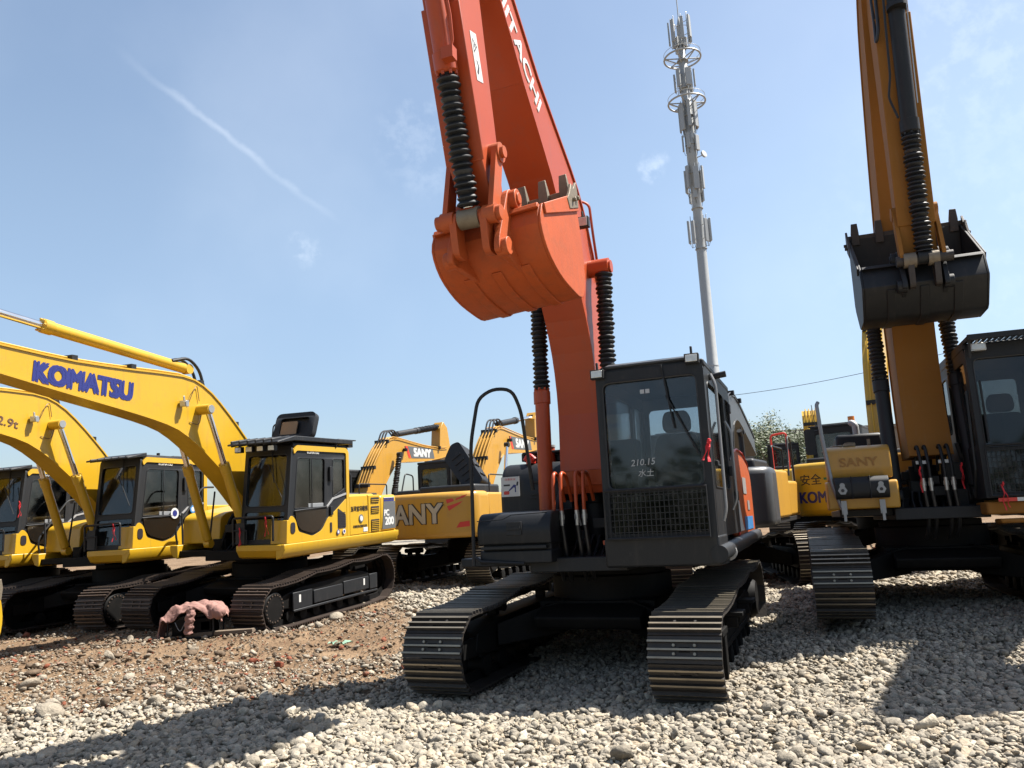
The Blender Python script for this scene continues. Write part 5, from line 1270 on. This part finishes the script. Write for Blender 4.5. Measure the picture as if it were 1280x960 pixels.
n1 = nz(1.1); dirt = ramp(n1.outputs['Fac'], [(.3,(.11,.07,.041)),(.7,(.22,.155,.097)),(.5,(.16,.108,.066))])
n2 = nz(30, 4); mxd = N.new('ShaderNodeMix'); mxd.data_type = 'RGBA'; mxd.blend_type = 'MULTIPLY'; mxd.inputs['Factor'].default_value = .8; L.new(dirt, mxd.inputs['A']); L.new(ramp(n2.outputs['Fac'], [(.3,(.55,.55,.55)),(.7,(1.25,1.2,1.15))]), mxd.inputs['B'])
at2 = N.new('ShaderNodeAttribute'); at2.attribute_name = 'dirt'
mx = N.new('ShaderNodeMix'); mx.data_type = 'RGBA'; L.new(at2.outputs['Fac'], mx.inputs['Factor']); L.new(grav, mx.inputs['A']); L.new(mxd.outputs['Result'], mx.inputs['B']); L.new(mx.outputs['Result'], bs.inputs['Base Color'])
bp = N.new('ShaderNodeBump'); bp.inputs['Distance'].default_value = .03; bp.inputs['Strength'].default_value = .9
inv = N.new('ShaderNodeMath'); inv.operation = 'SUBTRACT'; inv.inputs[0].default_value = 1; L.new(vo.outputs['Distance'], inv.inputs[1])
ad = N.new('ShaderNodeMath'); ad.operation = 'ADD'; L.new(inv.outputs[0], ad.inputs[0]); L.new(n2.outputs['Fac'], ad.inputs[1]); L.new(ad.outputs[0], bp.inputs['Height']); L.new(bp.outputs['Normal'], bs.inputs['Normal'])
me.materials.append(gm); go = bpy.data.objects.new('ground', me); col.objects.link(go); tag(go, kind='structure')

# ------------------------------------------------------------------ stones
def icos(sub):
    import bmesh
    bm_ = bmesh.new(); bmesh.ops.create_icosphere(bm_, subdivisions=sub, radius=1); v = np.array([q.co[:] for q in bm_.verts]); f = np.array([[q.index for q in p.verts] for p in bm_.faces]); bm_.free(); return v, f
ICO = {1: icos(1), 2: icos(2)}
def stones(name, P, S, sub, mt, flat=.68, sink=.25, ang=.2, tint=None):
    v, f = ICO[sub]; n = len(P); nv = len(v)
    base = np.repeat(v[None], n, 0)
    # angular chipping: planes cutting the sphere
    for k in range(7):
        d = rng.normal(size=(n,3)); d /= np.linalg.norm(d,axis=1,keepdims=True); c = rng.uniform(.38,.72,(n,1))
        t = np.einsum('nvk,nk->nv', base, d); ex = np.maximum(0, t-c); base = base-ex[...,None]*d[:,None,:]
    base *= (1+rng.uniform(-.09,.09,(n,nv,1)))
    sc = rng.uniform(.72,1.25,(n,3)); sc[:,2] *= flat; base *= sc[:,None,:]*S[:,None,None]
    ax, ay, az = rng.normal(0,.35,n), rng.normal(0,.35,n), rng.uniform(0,2*PI,n)
    def rot(a, i, j):
        global _
        c, s = np.cos(a)[:,None], np.sin(a)[:,None]; bi = base[...,i]*c-base[...,j]*s; bj = base[...,i]*s+base[...,j]*c; base[...,i] = bi; base[...,j] = bj
    rot(ax,1,2); rot(ay,0,2); rot(az,0,1)
    Z = hgt(P[:,0],P[:,1])+S*flat*(1-2*sink)+(P[:,2] if P.shape[1] > 2 else 0)
    base += np.stack([P[:,0],P[:,1],Z],-1)[:,None,:]
    Fa = (f[None]+(np.arange(n)*nv)[:,None,None]).reshape(-1,3)
    me = bpy.data.meshes.new(name); me.vertices.add(n*nv); me.vertices.foreach_set('co', base.reshape(-1))
    me.loops.add(Fa.size); me.loops.foreach_set('vertex_index', Fa.ravel()); me.polygons.add(len(Fa)); me.polygons.foreach_set('loop_start', np.arange(0,Fa.size,3)); me.polygons.foreach_set('loop_total', np.full(len(Fa),3)); me.update()
    t = rng.random(n) if tint is None else tint
    a = me.attributes.new('tint','FLOAT','POINT'); a.data.foreach_set('value', np.repeat(t, nv).astype(np.float32))
    me.materials.append(mt); o = bpy.data.objects.new(name, me); col.objects.link(o); return tag(o, kind='stuff')
def stonemat(name, stops):
    m = bpy.data.materials.new(name); m.use_nodes = True; N = m.node_tree.nodes; L = m.node_tree.links; b = N['Principled BSDF']; b.inputs['Roughness'].default_value = .9; b.inputs['Specular IOR Level'].default_value = .25
    a = N.new('ShaderNodeAttribute'); a.attribute_name = 'tint'; r = N.new('ShaderNodeValToRGB'); e = r.color_ramp.elements
    e[0].position, e[0].color = stops[0][0], (*stops[0][1],1); e[1].position, e[1].color = stops[1][0], (*stops[1][1],1)
    for p, c in stops[2:]: q = e.new(p); q.color = (*c,1)
    L.new(a.outputs['Fac'], r.inputs[0])
    tc = N.new('ShaderNodeTexCoord'); n = N.new('ShaderNodeTexNoise'); n.inputs['Scale'].default_value = 45; n.inputs['Detail'].default_value = 6; L.new(tc.outputs['Object'], n.inputs['Vector'])
    mx = N.new('ShaderNodeMix'); mx.data_type = 'RGBA'; mx.blend_type = 'MULTIPLY'; mx.inputs['Factor'].default_value = 1; r2 = N.new('ShaderNodeMapRange'); r2.inputs['From Min'].default_value = .3; r2.inputs['From Max'].default_value = .7; r2.inputs['To Min'].default_value = .72; r2.inputs['To Max'].default_value = 1.12
    L.new(n.outputs['Fac'], r2.inputs['Value']); L.new(r.outputs[0], mx.inputs['A']); L.new(r2.outputs[0], mx.inputs['B']); L.new(mx.outputs['Result'], b.inputs['Base Color'])
    bp = N.new('ShaderNodeBump'); bp.inputs['Strength'].default_value = .9; bp.inputs['Distance'].default_value = .012; L.new(n.outputs['Fac'], bp.inputs['Height']); L.new(bp.outputs['Normal'], b.inputs['Normal'])
    return m
SG = stonemat('limestone_gravel', [(0,(.16,.14,.11)),(1,(.42,.375,.295)),(.25,(.24,.213,.17)),(.6,(.30,.265,.212)),(.8,(.30,.245,.175))])
SR = stonemat('rubble', [(0,(.09,.065,.044)),(1,(.18,.055,.03)),(.35,(.14,.10,.066)),(.6,(.20,.17,.13)),(.88,(.27,.235,.185)),(.93,(.18,.065,.036))])
def scatter(n, y0, y1, halfw=.74, pw=1.0):
    u = rng.random(n); y = (y0**2+(y1**2-y0**2)*u)**.5; x = (rng.random(n)*2-1)*halfw*y
    return x, y
def mk(name, n, y0, y1, sub, mt, want, smean, ssig, **kw):
    x, y = scatter(n, y0, y1); d = dirtmask(x, y); rr_ = rng.random(n); k = (rr_ < d) if want else (rr_ > d*1.05)
    x, y = x[k], y[k]; m = len(x); S = smean*np.exp(rng.normal(0, ssig, m))
    kw2 = dict(kw); lift = kw2.pop('lift', 0); P = np.stack([x, y, rng.random(m)*lift], -1)
    return stones(name, P, S, sub, mt, **kw2)
mk('gravel', 30000, 3.9, 7.2, 2, SG, 0, .0255, .34, lift=.02)
mk('gravel', 75000, 7.2, 12.5, 1, SG, 0, .028, .3, lift=.02)
mk('gravel', 50000, 12.5, 24, 1, SG, 0, .042, .3, lift=.01)
mk('gravel', 40000, 3.9, 8.5, 1, SG, 0, .011, .35, lift=.012)
mk('gravel', 9000, 6.4, 10, 1, SG, 1, .016, .4)
mk('rubble', 24000, 7.3, 17, 1, SR, 1, .013, .45)
mk('rubble', 5000, 7.3, 20, 1, SR, 1, .030, .5, flat=.55)
mk('rubble', 6000, 18, 34, 1, SR, 1, .05, .5, flat=.6)
# rubble concentrated in heaps
hx, hy, hs_ = [], [], []
for (px, py, n, sp) in [(180,800,260,.5),(110,830,220,.45),(60,890,200,.4),(440,770,260,.5),(350,850,160,.4),(300,820,160,.5),(560,770,140,.3),(30,815,160,.5),(480,740,240,.6),(230,860,140,.4),(500,820,150,.3),(330,790,160,.4)]:
    c = ground_point(px, py); hx += list(rng.normal(c.x, sp, n)); hy += list(rng.normal(c.y, sp*.8, n)); hs_ += list(.024*np.exp(rng.normal(0,.45,n)))
stones('rubble', np.stack([hx,hy,np.zeros(len(hx))],-1), np.array(hs_), 2, SR, flat=.6)
# a few separate bigger lumps
for (px, py, s, lab, ti) in [(60,893,.20,'large flat pale slab of stone at the lower left edge',.75),(683,760,.07,'brown lump of stone beside the left track of the orange excavator',.3),
        (196,878,.12,'flat pale stone slab lying on the dirt left of centre',.8),(420,772,.14,'broken pale concrete lump on the dirt right of the nearest yellow excavator',.75),(350,828,.07,'orange brick fragment on the dirt below the nearest yellow excavator',.99)]:
    c = ground_point(px, py); o = stones('stone', np.array([[c.x, c.y, 0.0]]), np.array([s]), 2, SR, flat=.42 if s > .1 else .7, tint=np.array([ti])); o['kind'] = 'thing'; tag(o, lab, 'stone')
    
# timber and rail lying under the tracks
b = MB(); c = at_depth(275,792,12.2); b.bar((c.x-.5,c.y,.03),(c.x+.55,c.y-.1,.06), .12, .06); o = b.build('timber', mat('old_timber', (.16,.12,.085), .85, bump=.4, scale=12), None, bevel=.008); tag(o, 'dark old timber lying in front of the yellow tracks', 'timber')
b = MB(); c = ground_point(425,800); vs = []
o = MB(); n = 7; q = []
for i in range(n+1):
    for j in range(3): q.append((c.x+.32*i/n-.16+.02*math.sin(i*2+j), c.y+.07*(j-1)+.03*math.sin(i*1.3), float(hgt(c.x,c.y))+.045+.02*math.sin(i*2.1+j*1.7)))
fs = [(i*3+j,i*3+j+1,(i+1)*3+j+1,(i+1)*3+j) for i in range(n) for j in range(2)]; q2 = [(a,b_,z-.008) for a,b_,z in q]; m_ = len(q)
o.add(q+q2, fs+[tuple(k+m_ for k in f)[::-1] for f in fs]); w = o.build('plastic_scrap', mat('green_plastic', (.22,.36,.26), .5, var=.2), None); tag(w, 'crumpled pale green plastic scrap on the dirt', 'scrap')

# ------------------------------------------------------------------ light, sky
EL = math.radians(58.5); AZ = math.radians(79)          # azimuth from +Y towards +X
sd = Vector((math.cos(EL)*math.sin(AZ), math.cos(EL)*math.cos(AZ), math.sin(EL)))
sl = bpy.data.lights.new('sun', 'SUN'); sl.energy = 5.0; sl.angle = math.radians(.53); sl.color = (1, .955, .88)
so = bpy.data.objects.new('sun', sl); col.objects.link(so); so.rotation_euler = sd.to_track_quat('Z', 'Y').to_euler()
w = bpy.data.worlds.new('World'); scene.world = w; w.use_nodes = True; N = w.node_tree.nodes; L = w.node_tree.links
bg = N['Background']; bg.inputs['Strength'].default_value = .070
sk = N.new('ShaderNodeTexSky'); sk.sky_type = 'NISHITA'; sk.sun_disc = False; sk.sun_elevation = EL; sk.sun_rotation = AZ; sk.air_density = 1.15; sk.dust_density = .9; sk.ozone_density = 1.6
tc = N.new('ShaderNodeTexCoord'); vn = N.new('ShaderNodeVectorMath'); vn.operation = 'NORMALIZE'; L.new(tc.outputs['Generated'], vn.inputs[0]); DIR = vn.outputs[0]
def dotn(v): n = N.new('ShaderNodeVectorMath'); n.operation = 'DOT_PRODUCT'; L.new(DIR, n.inputs[0]); n.inputs[1].default_value = tuple(v); return n.outputs['Value']
def mth(op, a, b=None, clamp=False):
    n = N.new('ShaderNodeMath'); n.operation = op; n.use_clamp = clamp
    for i, v in enumerate((a, b)):
        if v is None: continue
        if isinstance(v, (int, float)): n.inputs[i].default_value = v
        else: L.new(v, n.inputs[i])
    return n.outputs[0]
def mrange(v, a, b, c=0, d=1, smooth=True):
    n = N.new('ShaderNodeMapRange'); n.interpolation_type = 'SMOOTHSTEP' if smooth else 'LINEAR'; n.inputs['From Min'].default_value = a; n.inputs['From Max'].default_value = b; n.inputs['To Min'].default_value = c; n.inputs['To Max'].default_value = d; L.new(v, n.inputs['Value']); return n.outputs[0]
noi = N.new('ShaderNodeTexNoise'); noi.inputs['Scale'].default_value = 9; noi.inputs['Detail'].default_value = 8; noi.inputs['Roughness'].default_value = .62; L.new(DIR, noi.inputs['Vector'])
noi2 = N.new('ShaderNodeTexNoise'); noi2.inputs['Scale'].default_value = 2.2; noi2.inputs['Detail'].default_value = 6; L.new(DIR, noi2.inputs['Vector'])
noi3 = N.new('ShaderNodeTexNoise'); noi3.inputs['Scale'].default_value = 38; noi3.inputs['Detail'].default_value = 7; noi3.inputs['Roughness'].default_value = .6; L.new(DIR, noi3.inputs['Vector'])
# contrail: great circle through two directions
a_, b_ = raydir(185, 95), raydir(420, 275); nrm = a_.cross(b_).normalized(); mid = (a_+b_).normalized()
wv = mth('ADD', dotn(nrm), mth('MULTIPLY', mth('SUBTRACT', noi.outputs['Fac'], .5), .028))
g1 = mrange(mth('ABSOLUTE', wv), 0, .0065, 1, 0); tang = (b_-a_).normalized()
along = dotn(tang); a0, a1 = a_.dot(tang), b_.dot(tang)
g2 = mth('MULTIPLY', mrange(along, a0-.05, a0+.06), mrange(along, a1-.08, a1+.02, 1, 0))
cl = mth('MULTIPLY', mth('MULTIPLY', g1, g2), mrange(noi.outputs['Fac'], .32, .66, .04, .15))
def puff(px, py, rad, amt):
    global cl
    d = raydir(px, py); v = mth('ADD', dotn(d), mth('MULTIPLY', mth('SUBTRACT', noi.outputs['Fac'], .5), .0022*rad/.02))
    p = mth('MULTIPLY', mrange(v, math.cos(rad*1.6), math.cos(rad*.2)), amt); cl = mth('MAXIMUM', cl, mth('MULTIPLY', p, mrange(noi3.outputs['Fac'], .42, .66)))
puff(820, 208, .014, .20); puff(380, 312, .018, .14); puff(1255, 45, .09, .10); puff(540, 180, .05, .08); puff(1240, 300, .14, .05)
cl = mth('ADD', cl, mth('MULTIPLY', mrange(noi2.outputs['Fac'], .45, .8), .10), True)
mix = N.new('ShaderNodeMix'); mix.data_type = 'RGBA'; L.new(cl, mix.inputs['Factor']); sxyz = N.new('ShaderNodeSeparateXYZ'); L.new(DIR, sxyz.inputs[0])
hz = N.new('ShaderNodeMix'); hz.data_type = 'RGBA'; L.new(mrange(sxyz.outputs['Z'], -.02, .42), hz.inputs['Factor']); hz.inputs['A'].default_value = (.62,.66,.78,1); hz.inputs['B'].default_value = (1.13,1.04,.94,1)
hm = N.new('ShaderNodeMix'); hm.data_type = 'RGBA'; hm.blend_type = 'MULTIPLY'; hm.inputs['Factor'].default_value = 1; L.new(sk.outputs[0], hm.inputs['A']); L.new(hz.outputs['Result'], hm.inputs['B'])
L.new(hm.outputs['Result'], mix.inputs['A']); mix.inputs['B'].default_value = (7.5, 7.9, 8.4, 1)
L.new(mix.outputs['Result'], bg.inputs['Color'])
vs = scene.view_settings; vs.view_transform = 'Standard'; vs.look = 'None'; vs.gamma = 1; vs.exposure = 1.5; vs.use_curve_mapping = False
scene.cycles.max_bounces = 6; scene.cycles.transparent_max_bounces = 12; scene.cycles.sample_clamp_indirect = 6
